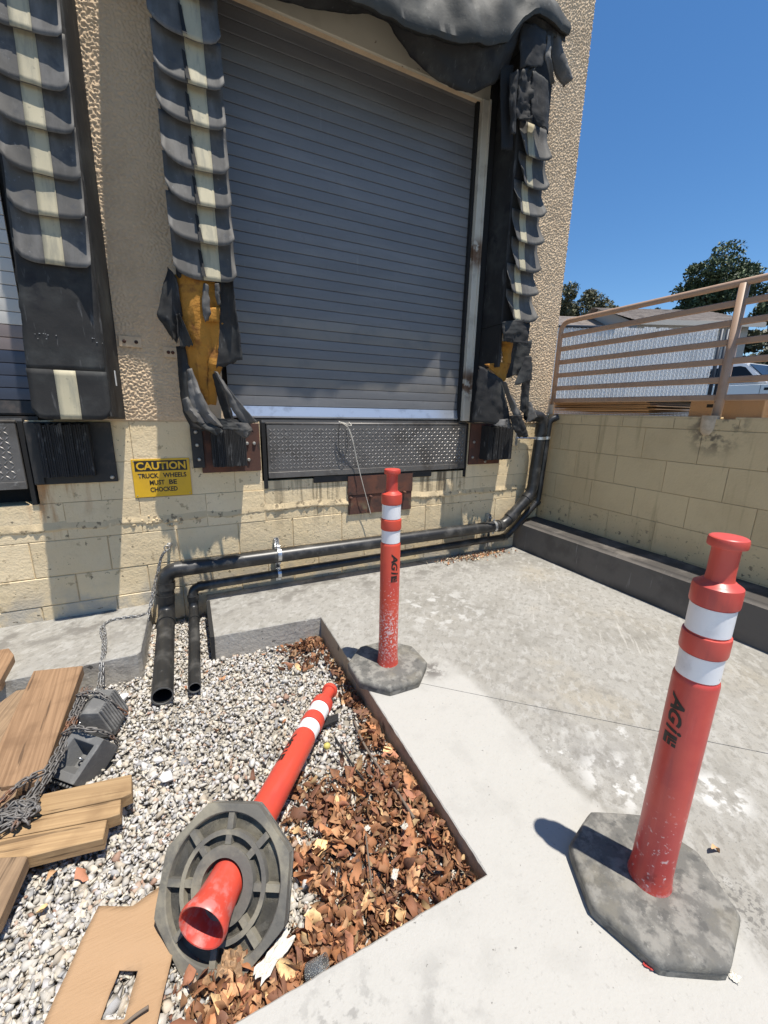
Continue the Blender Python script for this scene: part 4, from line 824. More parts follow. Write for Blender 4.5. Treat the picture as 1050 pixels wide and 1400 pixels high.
for x in (SX0+.014, SX1-.014):
    for z in (SZ0+.014, SZ1-.014): MB().lathe([(.004, 0), (.003, .002), (0, .0025)], 8, Matrix.Translation((x, SYF, z)) @ Matrix.Rotation(R(90), 4, 'X')).build('screw', 'bolt', sg)

# ================================================================== PIPES
def pipe_thing(label, path, bend, r, coup, clamps, end_in):
    t = thing('drain_pipe', path[0], label, 'pipe', 'black drain pipes')
    pts = bend_path(path, bend, 7)
    MB().tube(pts, r, 20, caps=False).build('pipe_run', 'pipe', t, smooth=True, solid=0)
    # open mouth: a rim and an inner wall
    d = (Vector(path[1])-Vector(path[0])).normalized(); q = d.to_track_quat('Z', 'Y').to_matrix().to_4x4()
    MB().lathe([(r, 0), (r*1.005, -.002), (r*.86, -.002), (r*.86, .006)], 24, Matrix.Translation(path[0]) @ q, cap=False).build('cut_rim', 'cutrim', t, smooth=True, angle=40)
    MB().lathe([(r*.855, .004), (r*.85, .35), (0, .36)], 24, Matrix.Translation(path[0]) @ q, cap=False).build('bore', 'bore', t, smooth=True, angle=40)
    for c, dv, k, ln in coup:
        q = Vector(dv).normalized().to_track_quat('Z', 'Y').to_matrix().to_4x4()
        MB().lathe([(r*1.0, -ln/2), (r*k, -ln/2), (r*k, ln/2), (r*1.0, ln/2)], 20, Matrix.Translation(c) @ q).build('coupling', 'pipe', t, smooth=True, angle=40)
    for x in clamps:
        c = Vector(x); cl = MB().lathe([(r+.001, -.014), (r+.004, -.014), (r+.004, .014), (r+.001, .014)], 20, Matrix.Translation(c) @ (Matrix.Rotation(R(90), 4, 'Y') if abs(c.z) < .9 else Matrix.Identity(4))).build('clamp', 'zinc', t, smooth=True, angle=40)
        if abs(c.z) < .9:
            for s_ in (1, -1): MB().box(c.x-.013, c.x+.013, c.y-.006, c.y+.006, c.z+s_*(r+.012)-.010, c.z+s_*(r+.012)+.010, bev=.002).build('clamp_ear', 'zinc', cl)
    return t
bz = .292
pipe_thing('thick black drain pipe along the wall foot with its open end in the gravel', [(-.232, 2.14, -.075), (-.235, 2.80, -.045), (-.236, 3.045, -.035), (-.215, 3.055, bz-.012), (2.84, 3.05, bz), (3.185, 3.05, .60), (3.225, 3.05, 1.375), (3.02, 3.05, 1.385)], .085, .054,
  [((-.236, 2.905, -.040), (0, 1, 0.03), 1.10, .05), ((-.2335, 3.048, .08), (.07, 0, 1), 1.13, .055), ((-.221, 3.052, .175), (.07, 0, 1), 1.12, .05), ((-.13, 3.055, bz-.012), (1, 0, 0), 1.07, .05), ((2.80, 3.05, bz), (1, 0, 0), 1.13, .06), ((2.935, 3.05, .377), (.345, 0, .308), 1.13, .06), ((3.14, 3.05, .56), (.345, 0, .308), 1.1, .05), ((3.22, 3.05, 1.24), (.05, 0, 1), 1.12, .07), ((3.075, 3.05, 1.384), (1, 0, 0), 1.12, .06)],
  [(.575, 3.052, bz), (2.715, 3.051, bz), (3.216, 3.05, 1.165)], 0)
pipe_thing('thin black drain pipe below the thick one with its open end in the gravel', [(-.078, 2.165, -.090), (-.062, 2.85, -.052), (-.060, 3.055, -.045), (-.055, 3.075, .118), (2.93, 3.085, .15), (3.31, 3.075, .50), (3.345, 3.075, 1.34), (3.42, 3.04, 1.375)], .06, .033,
  [((-.061, 2.90, -.050), (0, 1, .03), 1.12, .04), ((-.058, 3.066, .04), (0, 0, 1), 1.16, .04), ((-.0, 3.075, .119), (1, 0, 0), 1.1, .04), ((2.90, 3.085, .15), (1, 0, 0), 1.15, .05), ((3.30, 3.075, .49), (.38, 0, .35), 1.12, .05)],
  [(.575, 3.075, .125), (3.337, 3.075, 1.165)], 0)
for (x, y0, z0, z1, nm) in ((.575, 3.112, .05, .40, 0), (2.715, 3.112, .06, .40, 0), (2.975, 3.12, 1.09, 1.235, 0)):
    st_ = thing('pipe_bracket', (x, WY, z0), 'galvanised bracket holding the black pipes ' + ('below the main bumper at left' if x < 1 else ('near the wall corner' if x < 2.9 else 'high beside the vertical pipes')), 'bracket', 'pipe brackets')
    mb = MB(); mb.box(x-.018, x-.015, y0, WY-.004, z0, z1); mb.box(x+.015, x+.018, y0, WY-.004, z0, z1); mb.box(x-.0145, x+.0145, WY-.012, WY-.004, z0, z1)
    mb.box(x-.0145, x-.008, y0, y0+.003, z0, z1); mb.box(x+.008, x+.0145, y0, y0+.003, z0, z1); mb.build('channel', 'zinc', st_)
    MB().lathe([(.010, 0), (.010, .02), (0, .021)], 6, Matrix.Translation((x, y0-.006, z1-.03)) @ Matrix.Rotation(R(90), 4, 'X')).build('nut', 'zinc', st_)
ar = MB(); ar.tube([(2.975, 3.12, 1.165), (3.16, 3.055, 1.165)], .008, 8)
tag(ar.build('clamp_rod', 'zinc', None), 'short steel rod joining the clamps of the two vertical black pipes', 'rod')
# tarred strip on the corner of the pad
tag(MB().add([(.028, 3.05, .003), (.052, 3.05, .003), (.028, 2.505, .003), (.050, 2.502, .003), (.026, 3.05, -.16), (.024, 2.500, -.16), (.046, 2.4975, -.16)], [(0, 1, 3, 2), (0, 2, 5, 4), (2, 3, 6, 5)]).build('edge_strip', 'blackcord', None, solid=.006), 'black strip along the pad edge beside the thin pipe', 'edge strip')
# ================================================================== DELINEATOR POSTS
def oct_r(a, Rv, a0):   # radius of the octagon at angle a
    k = (a-a0) % (math.pi/4); return min(Rv*.991, Rv*math.cos(math.pi/8)/math.cos(k-math.pi/8))
def make_post(label, T, red, a_text, base_a0, base_T=None, RB=.222):
    t = thing('delineator_post', (0, 0, 0), label, 'traffic post', 'red delineator posts', local=True); t.matrix_world = T
    b = MB().lathe([(0, .5), (.046, .5), (.0465, .12), (.050, .06), (.060, .012), (.0625, .001), (.066, .0), (.0685, .006), (.068, .016), (.061, .035), (.056, .06), (.0532, .10), (.0518, .20), (.0515, .735), (.050, .744), (.0468, .748), (.0468, .82), (.0468, .95), (.030, 1.0), (0, 1.0)], 36).build('tube', red, t, smooth=True, angle=38)
    MB().lathe([(.046, .818), (.0515, .820), (.0525, .825), (.0525, .865), (.0515, .871), (.046, .873)], 36).build('collar', red, t, smooth=True, angle=38)
    MB().lathe([(.046, .950), (.0512, .952), (.0522, .957), (.0522, .992), (.0510, 1.001), (.0440, 1.006), (.0400, 1.008), (.0350, 1.013), (.0310, 1.015), (.0298, 1.019), (.0290, 1.03), (.0290, 1.06), (.0290, 1.094), (.0300, 1.098), (.0395, 1.1005), (.0405, 1.103), (.0405, 1.117), (.0390, 1.122), (.036, 1.124), (.0, 1.1245)], 40).build('handle', red, t, smooth=True, angle=24)
    for z0, z1 in ((.751, .816), (.877, .948)): MB().lathe([(.0468, z0), (.0480, z0), (.0480, z1), (.0468, z1)], 36).build('reflective_band', 'band', t, smooth=True, angle=38)
    # lettering, printed down the tube
    def wrap(me, u0, v0):
        bm = bmesh.new(); bm.from_mesh(me); bmesh.ops.triangulate(bm, faces=bm.faces)
        for _ in range(4):
            es = [e for e in bm.edges if e.calc_length() > .006]
            if es: bmesh.ops.subdivide_edges(bm, edges=es, cuts=1); bmesh.ops.triangulate(bm, faces=bm.faces)
        for v in bm.verts:
            a = a_text+(v0+v.co.y)/.0520; z = .700-u0-v.co.x; v.co = (.0524*math.cos(a), .0524*math.sin(a), z)
        bm.to_mesh(me); bm.free(); me.materials.clear(); me.materials.append(MAT['ink']); return me
    for body, u0, ln, hh in (('A', 0, .050, .036), ('G', .048, .046, .036), ('i', .098, .018, .041)):
        link(wrap(text_mesh(body, ln, hh, .035, .25), u0, 0), 'lettering', t)
    lm = D.meshes.new('logo_mark'); V = []; F = []
    for (u0, u1, v0, v1) in ((0, .012, 0, .034), (.012, .034, 0, .010), (.014, .034, .013, .021), (.014, .020, .021, .034), (.024, .034, .024, .034)):
        o = len(V); V += [(u0, v0, 0), (u1, v0, 0), (u1, v1, 0), (u0, v1, 0)]; F.append((o, o+1, o+2, o+3))
    lm.from_pydata(V, [], F); link(wrap(lm, .121, 0), 'logo_mark', t)
    # rubber base: bevelled octagon above, ringed and ribbed hollow below
    n = 64
    A = [base_a0+2*math.pi*i/n for i in range(n)]; mb = MB(); z = 0.0
    def octring(Rv, zz): return [(oct_r(a, Rv, base_a0)*math.cos(a), oct_r(a, Rv, base_a0)*math.sin(a), zz) for a in A]
    def cir(r, zz): return [(r*math.cos(a), r*math.sin(a), zz) for a in A]
    rings = [cir(.056, z+.024), cir(.2, z+.024), octring(RB, z+.024), octring(RB+.001, z+.033), octring(RB-.002, z+.041), octring(RB-.007, z+.0465), octring(RB-.015, z+.049), cir(.10, z+.0505), cir(.062, z+.052), cir(.0555, z+.048)]
    vs = [q for g_ in rings for q in g_]
    mb.add(vs, [(j*n+i, j*n+(i+1) % n, (j+1)*n+(i+1) % n, (j+1)*n+i) for j in range(len(rings)-1) for i in range(n)])
    base = mb.build('base', 'baserub', t, smooth=True, angle=40)
    LOC[base.name] = Vector((0, 0, 0))
    MB().lathe([(.06, z+.0225), (.172, z+.0225)], 40).build('underside', 'dusty', base)
    if base_T is not None: base.matrix_local = base_T
    mb = MB(); rings = [octring(RB-.001, z+.0235), octring(RB-.001, z+.001), octring(RB-.004, z), cir(.176, z), cir(.173, z+.003), cir(.170, z+.0235)]
    vs = [q for g_ in rings for q in g_]
    mb.add(vs, [(j*n+i, j*n+(i+1) % n, (j+1)*n+(i+1) % n, (j+1)*n+i) for j in range(len(rings)-1) for i in range(n)])
    mb.build('rim', 'dusty' if base_T is not None else 'baserub', base, smooth=True, angle=28)
    for r0, r1, dz in ((.118, .131, .001), (.064, .094, -.002)):
        MB().lathe([(r0, z+.0235), (r0, z+dz), (r1, z+dz), (r1, z+.0235)], 40).build('ring_rib', 'dusty', base, smooth=True, angle=28)
    for k in range(8):
        a = base_a0+math.pi/8+k*math.pi/4
        for r0, r1 in ((.0945, .1175), (.1315, .172)):
            MB().box(r0, r1, -.009, .009, z+.0015, z+.0235, Matrix.Rotation(a, 4, 'Z')).build('radial_rib', 'dusty', base)
    return t
make_post('red delineator post standing on the pad near the pit edge, in front of the leveler', Matrix.Translation((.900, 1.765, .001)), 'red', R(-122)+R(12), R(22))
make_post('nearest red delineator post, standing at the right on an octagonal rubber base', Matrix.Translation((1.147, .472, .001)), 'redfade', R(-111-94), R(-6))
tip, mid = Vector((.579, 1.801, -.050)), Vector((-.011, .986, .054))
ax = (tip-mid).normalized(); end = tip-ax*1.127; side = ax.cross(Vector((0, 0, 1))).normalized(); upv = side.cross(ax)
TF = Matrix((side, upv, ax)).transposed().to_4x4(); TF.translation = end
bn = Vector((-.472, -.611, .635)).normalized(); ba = Vector((0, 0, 1)).cross(bn).normalized(); bb = bn.cross(ba)   # the base has slid up the tube and tipped over
TB = Matrix((ba, -bb, -bn)).transposed().to_4x4(); TB.translation = mid+bn*.02
make_post('red delineator post lying in the gravel, its flared open end towards us', TF, 'redclean', R(108), -2.119, base_T=TF.inverted() @ TB, RB=.212)

# ================================================================== GRAVEL
def hull_shapes(k, n, rr):
    out = []
    for i in range(k):
        bm = bmesh.new()
        for _ in range(n):
            v = rr.standard_normal(3); v /= np.linalg.norm(v); v *= rr.uniform(.82, 1.0); v *= np.array([1, rr.uniform(.6, .95), rr.uniform(.40, .68)]); bm.verts.new(v)
        bmesh.ops.convex_hull(bm, input=bm.verts); bmesh.ops.delete(bm, geom=[v for v in bm.verts if not v.link_faces], context='VERTS')
        bmesh.ops.triangulate(bm, faces=bm.faces); bm.verts.index_update()
        out.append((np.array([v.co[:] for v in bm.verts]), np.array([[v.index for v in f.verts] for f in bm.faces]))); bm.free()
    return out
def rand_rot(n, rr, flat=.5):
    q = rr.standard_normal((n, 4)); q[:, 1:3] *= flat; q /= np.linalg.norm(q, axis=1)[:, None]; a, b, c, d = q.T
    return np.stack([np.stack([1-2*(c*c+d*d), 2*(b*c-a*d), 2*(b*d+a*c)], -1), np.stack([2*(b*c+a*d), 1-2*(b*b+d*d), 2*(c*d-a*b)], -1), np.stack([2*(b*d-a*c), 2*(c*d+a*b), 1-2*(b*b+c*c)], -1)], 1)
rr = np.random.default_rng(11)
pts = []
def scatter(n, x0, x1, y0, y1):
    p = np.stack([rr.uniform(x0, x1, n), rr.uniform(y0, y1, n)], -1); pts.append(p)
scatter(21000, -1.25, .735, .60, 2.50); scatter(2000, -.36, .04, 2.50, 3.16)
scatter(6500, -2.25, -1.2, .62, 2.49); scatter(3200, -.7, .25, .62, 1.25); scatter(5200, -1.25, -.1, .65, 1.75)
P = np.concatenate(pts); n = len(P)
r = np.clip(rr.lognormal(math.log(.0112), .38, n), .0045, .030)
keep = (P[:, 0]+r < .733) & (P[:, 0] > -2.3); P, r = P[keep], r[keep]; n = len(P)
Zs = np.array([gz(x, y) for x, y in P]) - .012 + rr.uniform(-.014, .008, n) - r*.2
pal = np.array([(.50, .47, .42), (.43, .40, .35), (.56, .545, .52), (.34, .335, .33), (.45, .39, .31), (.27, .265, .265), (.42, .31, .24), (.48, .46, .45), (.35, .22, .16), (.55, .50, .41)])
pw = np.array([.26, .20, .16, .07, .10, .015, .03, .10, .010, .10]); pw /= pw.sum()
tint = 1.0*pal[rr.choice(len(pal), n, p=pw)]*rr.uniform(.80, 1.15, (n, 1))
Rm = rand_rot(n, rr); shapes = hull_shapes(18, 9, rr); sid = rr.integers(0, len(shapes), n)
VV, FF, CC = [], [], []; o = 0
for k, (sv, sf) in enumerate(shapes):
    idx = np.where(sid == k)[0]; m = len(idx)
    v = np.einsum('nij,vj->nvi', Rm[idx], sv)*r[idx][:, None, None]*1.12; v[:, :, :2] += P[idx][:, None, :]; v[:, :, 2] += Zs[idx][:, None]
    f = sf[None]+(np.arange(m)*len(sv))[:, None, None]+o; VV.append(v.reshape(-1, 3)); FF.append(f.reshape(-1, 3)); CC.append(np.repeat(tint[idx], len(sv), 0)); o += m*len(sv)
me = fast_mesh('gravel', np.concatenate(VV), np.concatenate(FF), 'gravel'); set_tint(me, np.concatenate(CC))
tag(link(me, 'gravel'), 'bed of small white and grey crushed stones in the pit', 'gravel', kind='stuff')
def rock(label, q, s_, mat='rock', group=None):
    sv, sf = shapes[len(label) % 14]; bm = bmesh.new()
    vs_ = [bm.verts.new(Vector(v)*s_) for v in sv]
    for f in sf: bm.faces.new([vs_[i] for i in f])
    bmesh.ops.bevel(bm, geom=bm.edges[:], offset=s_*.05, segments=1, affect='EDGES')
    c = Vector((q[0], q[1], gz(q[0], q[1])+s_*.42)); o = MB().bm(bm, Matrix.Rotation(random.uniform(0, 6), 4, 'Z')).build('rock', mat, None); o.location = c
    return tag(o, label, 'rock', group)
rock('largest angular white rock in the gravel, right of the stepped boards', (-0.193, 1.591, -0.090), .042)
rock('flat grey-white rock just left of the largest white rock', (-0.243, 1.629, -0.090), .030)
rock('white rock above the largest white rock, right of the rubber chocks', (-0.230, 1.707, -0.090), .032)
rock('pale flat rock by the corner of the ledge, above the chocks', (-0.433, 2.288, -0.090), .038)

# ================================================================== DRY LEAVES
lr = np.random.default_rng(5)
def leaf_shape(kind):
    L_, W_ = 1.0, lr.uniform(.22, .60); nu = 6; V = []; F = []
    curl = lr.uniform(-3.4, 3.4); cup = lr.uniform(.4, 1.8)*lr.choice([-1, 1]); tw = lr.uniform(-1.2, 1.2); ang = 0; x = z = 0
    for i in range(nu+1):
        t = i/nu; wd = W_*math.sin(math.pi*min(1, .06+t*.94))**.7*(.5 if i in (0, nu) else 1)*lr.uniform(.78, 1.2)*.5
        for s_ in (-1, 0, 1):
            yy_ = s_*wd; zz = cup*abs(s_)*wd*.8+lr.uniform(-.03, .03); a = tw*(t-.5)
            V.append((x, yy_*math.cos(a)-zz*math.sin(a), z+yy_*math.sin(a)+zz*math.cos(a)))
        x += L_/nu*math.cos(ang); z += L_/nu*math.sin(ang); ang += curl/nu
    for i in range(nu):
        for j in range(2): k = i*3+j; F += [(k, k+1, k+4), (k, k+4, k+3)]
    V = np.array(V); V -= V.mean(0); return V, np.array(F)
LS = [leaf_shape(0) for _ in range(26)]
lpal = np.array([(.32, .148, .066), (.25, .108, .048), (.38, .20, .098), (.20, .085, .044), (.44, .26, .135), (.15, .070, .042), (.34, .150, .066), (.29, .125, .070), (.50, .34, .17)])
def leaf_density(x, y):
    if x > .728 or y < .715: return 0
    d = 0
    if y < 1.42: d = max(d, max(0, min(1, (x-(.10+.06*math.sin(y*9)))/.22))*max(0, min(1, (1.42-.45*max(0, .55-x)-y)/.30)))
    d = max(d, min(1, (x-(.63-.09*max(0, 1.9-y)))/.10)*(.55 if y < 2.0 else .30)*(1 if y < 2.42 else 0))
    if y < 1.0: d = max(d, max(0, min(1, (x+.17)/.1))*max(0, min(1, (.90-y)/.08)))
    d = max(d, .9*math.exp(-(((x-.60)/.12)**2+((y-2.40)/.09)**2)))
    d = max(d, .8*math.exp(-(((x-.55)/.08)**2+((y-2.22)/.05)**2)))
    d = max(d, .5*math.exp(-(((x-.30)/.06)**2+((y-1.30)/.06)**2)))
    return max(0, d)*(.70+.75*fbm(x, y, 0, 7))
LV, LF, LC = [], [], []; lo = 0; big = []
cnt = 0
while cnt < 2400:
    x, y = lr.uniform(-.2, .73), lr.uniform(.715, 2.47)
    if lr.random() > leaf_density(x, y): continue
    cnt += 1
    s_ = float(np.clip(lr.lognormal(math.log(.043), .36), .014, .088)); z = gz(x, y)+lr.uniform(-.008, .026)*min(1, leaf_density(x, y)+.2)+.004
    x = min(x, .722-s_*.4); y = max(y, .722+s_*.35)
    k = lr.integers(0, 26); big.append((s_/(.35+math.hypot(x, y, 1.4)), x, y, z, s_, k, lpal[lr.choice(9, p=[.2, .17, .13, .12, .09, .08, .1, .08, .03])]*lr.uniform(.7, 1.45)))
big.sort(key=lambda q: -(q[0]+.010*(q[3]-gz(q[1], q[2]))/.03))
RL = rand_rot(len(big), lr, .55)
lt = thing('leaf_litter', (.45, 1.0, -.05), 'drift of brown dry leaves filling the front right corner of the pit', 'leaves')
lt_o = parent_off(lt); leaf_me = []
for k in range(26):
    V, F = LS[k]; me = fast_mesh('leaf', V, F, 'leaf', smooth=False); set_tint(me, np.tile(lpal[k % 9]*lr.uniform(1.05, 1.5), (len(V), 1))); leaf_me.append(me)
for i, (_, x, y, z, s_, k, c) in enumerate(big):
    if i < 290:
        M4 = Matrix(RL[i].tolist()).to_4x4() @ Matrix.Scale(s_, 4); M4.translation = Vector((x, y, z+.004))-lt_o; inst(leaf_me[k], 'leaf', lt, M4)
    else:
        V, F = LS[k]; LV.append((V @ RL[i].T)*s_+np.array([x, y, z])-np.array(lt_o)); LF.append(F+lo); LC.append(np.tile(c, (len(V), 1))); lo += len(V)
made = 0
while made < 3000:       # crumbs and broken bits between and beyond the whole leaves
    x, y = lr.uniform(-.2, .73), lr.uniform(.72, 2.47)
    if lr.random() > .10+leaf_density(x, y)*.9 or (lr.random() > .25 and leaf_density(x, y) < .02): continue
    made += 1; V, F = LS[lr.integers(0, 26)]; s_ = lr.uniform(.005, .019)
    LV.append((V @ rand_rot(1, lr, .5)[0].T)*s_+np.array([min(x, .715), max(y, .73), gz(x, y)+lr.uniform(-.002, .016)])-np.array(lt_o)); LF.append(F+lo); lo += len(V)
    LC.append(np.tile(lpal[lr.integers(0, 9)]*lr.uniform(.6, 1.3), (len(V), 1)))
me = fast_mesh('leaf_mass', np.concatenate(LV), np.concatenate(LF), 'leaf'); set_tint(me, np.concatenate(LC)); o = link(me, 'leaf_mass', lt); o['kind'] = 'stuff'
# drift in the corner under the pipes, crumbs of leaf
LV, LF, LC = [], [], []; lo = 0
for i in range(520):
    x = float(np.clip(lr.normal(2.5, .20), 1.95, 3.0)); y = 3.09-abs(lr.normal(0, .055))-.03*(x-2.4)**2; k = lr.integers(0, 26); V, F = LS[k]; s_ = lr.uniform(.012, .038)
    LV.append((V @ rand_rot(1, lr, .4)[0].T)*s_+np.array([x, y, .008+lr.uniform(0, .016)])); LF.append(F+lo); lo += len(V)
    LC.append(np.tile((lpal[lr.integers(0, 9)]*1.15 if lr.random() < .5 else np.array((.46, .38, .27)))*lr.uniform(.8, 1.2), (len(V), 1)))
me = fast_mesh('leaf_crumbs', np.concatenate(LV), np.concatenate(LF), 'leaf'); set_tint(me, np.concatenate(LC))
tag(link(me, 'leaf_crumbs'), 'small drift of leaf crumbs on the pad under the black pipes near the corner', 'leaves', kind='stuff')
def loose(label, q, s_, k, z=None, tilt=.35):
    me = leaf_me[k]; zz = gz(q[0], q[1])+.012 if z is None else z
    o = D.objects.new('dry_leaf', me); COL.objects.link(o); o.location = (q[0], q[1], zz); o.rotation_euler = (random.uniform(-tilt, tilt), random.uniform(-tilt, tilt), random.uniform(0, 6)); o.scale = (s_,)*3
    return tag(o, label, 'leaf', 'loose dry leaves')
loose('single curled brown leaf lying on the pad right of the nearest post', (1.460, 0.440, 0.012), .065, 4, .014)
loose('reddish leaf on the gravel just right of the thin pipe mouth', (0.065, 2.251, -0.100), .050, 2)
loose('dark leaf on the gravel between the two pipe mouths', (-0.127, 2.237, -0.100), .040, 3)
loose('reddish leaf on the gravel beside the upper end of the thin pipe', (-0.016, 2.363, -0.100), .042, 6)
loose('brown leaf left of the lying post near its white bands', (0.008, 1.811, -0.100), .048, 0)
loose('folded leaf on the gravel left of the lying post tip', (0.312, 1.730, -0.100), .042, 1)
loose('big crumpled leaf cluster lying under the edge of the stepped boards', (-0.516, 1.348, -0.080), .070, 4)
loose('thin reddish leaf on the gravel right of the crumpled leaf under the boards', (-0.427, 1.299, -0.080), .060, 7)
loose('pale tan leaf on the gravel above the cardboard sheet', (-0.515, 1.236, -0.080), .058, 8)
loose('brown leaf against the lying rubber base top', (0.127, 1.457, -0.080), .05, 5)
loose('dark curled leaf on the gravel at the left end of the leaf drift', (0.492, 2.175, -0.120), .060, 8)
loose('small reddish leaf on the gravel under the concrete front edge', (0.336, 2.414, -0.130), .055, 6)
loose('tan leaf lying across the gravel below the lying post bands', (0.269, 1.384, -0.080), .055, 2)

# ================================================================== TIMBER
def plank(label, top, th, mat, group='loose timber boards'):
    c = sum((Vector(p) for p in top), Vector())/len(top); bm = bmesh.new(); mb = MB().slab3([Vector(p)-c for p in top], th)
    vs_ = [bm.verts.new(v) for v in mb.v]
    for f in mb.f: bm.faces.new([vs_[i] for i in f])
    bmesh.ops.recalc_face_normals(bm, faces=bm.faces); bmesh.ops.bevel(bm, geom=bm.edges[:], offset=.0025, segments=1, affect='EDGES')
    o = MB().bm(bm).build('timber_board', mat, None); o.location = c; return tag(o, label, 'board', group)
plank('widest weathered board, leaning in the gravel under the concrete ledge', [(-0.837, 2.485, 0.030), (-0.614, 2.434, 0.030), (-0.609, 1.668, 0.020), (-0.736, 1.696, 0.020), (-0.813, 1.859, 0.020)], .055, 'woodA')
plank('narrow board under the left side of the widest board', [(-0.964, 2.256, -0.012), (-0.890, 2.394, -0.010), (-0.818, 2.386, -0.010), (-0.820, 2.031, -0.020), (-0.884, 1.935, -0.020)], .045, 'woodC')
plank('highest and longest of the three stepped boards in the gravel', [(-0.770, 1.656, -0.012), (-0.312, 1.596, -0.012), (-0.303, 1.501, -0.012), (-0.335, 1.496, -0.012), (-0.740, 1.563, -0.012)], .05, 'woodB')
plank('middle of the three stepped boards in the gravel', [(-0.738, 1.557, -0.012), (-0.336, 1.491, -0.012), (-0.331, 1.426, -0.012), (-0.369, 1.426, -0.012), (-0.720, 1.500, -0.012)], .05, 'woodB')
plank('lowest of the three stepped boards, under the heap of chain', [(-0.726, 1.495, -0.008), (-0.369, 1.419, -0.010), (-0.370, 1.347, -0.010), (-0.576, 1.378, -0.008), (-0.701, 1.419, -0.008)], .05, 'woodB')
plank('board end running out of the photo at the lower left edge', [(-0.772, 1.453, 0.000), (-0.574, 1.373, 0.000), (-0.589, 1.197, 0.000), (-0.644, 1.099, 0.000)], .045, 'woodC')
plank('short board end sticking in at the left edge beside the ledge', [(-1.153, 2.776, 0.045), (-1.020, 2.771, 0.045), (-0.971, 2.679, 0.045), (-0.958, 2.439, 0.040), (-1.014, 2.356, 0.040)], .06, 'woodA')
plank('small offcut board at the left edge between the wide board and the chain', [(-0.797, 1.714, 0.000), (-0.689, 1.704, 0.000), (-0.683, 1.645, 0.000), (-0.693, 1.542, 0.000), (-0.745, 1.555, 0.000)], .04, 'woodC')

# ================================================================== CHOCKS
def chock_mesh(hollow):
    mb = MB()
    if not hollow:            # ribbed wedge, smooth end towards us
        prof = [(-.10, 0), (.10, 0), (.10, .03), (.045, .135), (-.02, .135), (-.10, .05)]
        mb.prism(prof, -.085, .085, 'Y')
        for k in range(9):
            y = -.072+.018*k; mb.prism([(.102, .004), (.113, .004), (.113, .034), (.056, .143), (.046, .1355), (.1005, .031)], y-.0055, y+.0055, 'Y')
    else:                     # lying on its side: a deep recess faces up
        o = [(-.10, -.085), (.10, -.085), (.10, .085), (-.10, .085)]; i_ = [(-.066, -.052), (.066, -.052), (.066, .052), (-.066, .052)]
        V = [(*p, 0) for p in o]+[(p[0]*.96, p[1]*.96, .135) for p in o]+[(*p, .135) for p in i_]+[(p[0]*.5+.012, p[1]*.55, .06) for p in i_]
        F = [(3, 2, 1, 0)]+[(k, (k+1) % 4, (k+1) % 4+4, k+4) for k in range(4)]+[(k+4, (k+1) % 4+4, (k+1) % 4+8, k+8) for k in range(4)]+[(k+8, (k+1) % 4+8, (k+1) % 4+12, k+12) for k in range(4)]+[(12, 13, 14, 15)]
        mb.add(V, F)
        for k in range(9):
            x = -.078+.0195*k; mb.box(x-.006, x+.006, -.096, -.0845, .012, .120)
    return mb
def chock(label, T, hollow):
    t = thing('wheel_chock', (0, 0, 0), label, 'wheel chock', 'rubber wheel chocks', local=True); t.matrix_world = T
    bm = bmesh.new(); m = chock_mesh(hollow); o = m.build('body', 'chock', t)
    md = o.modifiers.new('bev', 'BEVEL'); md.width = .003; md.segments = 2; md.limit_method = 'ANGLE'
    if hollow: MB().tube([(.010+.018*math.cos(a), .0, .085+.018*math.sin(a)) for a in [i*math.pi/5 for i in range(11)]], .0035, 8).build('eye_bolt', 'zinc', t, smooth=True)
    else: MB().tube([(-.03, -.087-.016*math.sin(a), .07+.016*math.cos(a)) for a in [i*math.pi/5 for i in range(11)]], .005, 8).build('eye_bolt', 'zinc', t, smooth=True)
chock('upper grey rubber wheel chock with ribs, close under the concrete ledge', Matrix.Translation((-.515, 2.085, -.105)) @ Matrix.Rotation(R(-14), 4, 'Z') @ Matrix.Rotation(R(6), 4, 'Y') @ Matrix.Scale(1.0, 4), False)
chock('lower grey rubber wheel chock lying with its hollow side up, beside the widest board', Matrix.Translation((-.505, 1.86, -.125)) @ Matrix.Rotation(R(-38), 4, 'Z') @ Matrix.Rotation(R(8), 4, 'Y') @ Matrix.Rotation(R(32), 4, 'X') @ Matrix.Diagonal((.78, 1.05, 1, 1)), True)

# ================================================================== CHAINS
def link_mesh(mat, w_=.0085, l=.0115, r=.0032):
    pth = []
    for i in range(12):
        a = 2*math.pi*i/12; pth.append(Vector((math.cos(a)*w_, math.sin(a)*w_+(l if math.sin(a) > .01 else (-l if math.sin(a) < -.01 else 0)), 0)))
    mb = MB(); m = 12; ns = 5; vs_ = []
    for i in range(m):
        t = (pth[(i+1) % m]-pth[i-1]).normalized(); nn = Vector((0, 0, 1)); b = t.cross(nn)
        vs_ += [pth[i]+(nn*math.cos(2*math.pi*k/ns)+b*math.sin(2*math.pi*k/ns))*r for k in range(ns)]
    mb.add(vs_, [(i*ns+k, i*ns+(k+1) % ns, ((i+1) % m)*ns+(k+1) % ns, ((i+1) % m)*ns+k) for i in range(m) for k in range(ns)])
    o = mb.build('link', mat, None, smooth=True); me = o.data; D.objects.remove(o); return me
LK, LKR = link_mesh('chain', .0078, .010, .0028), link_mesh('chainr', .0094, .0130, .0034)
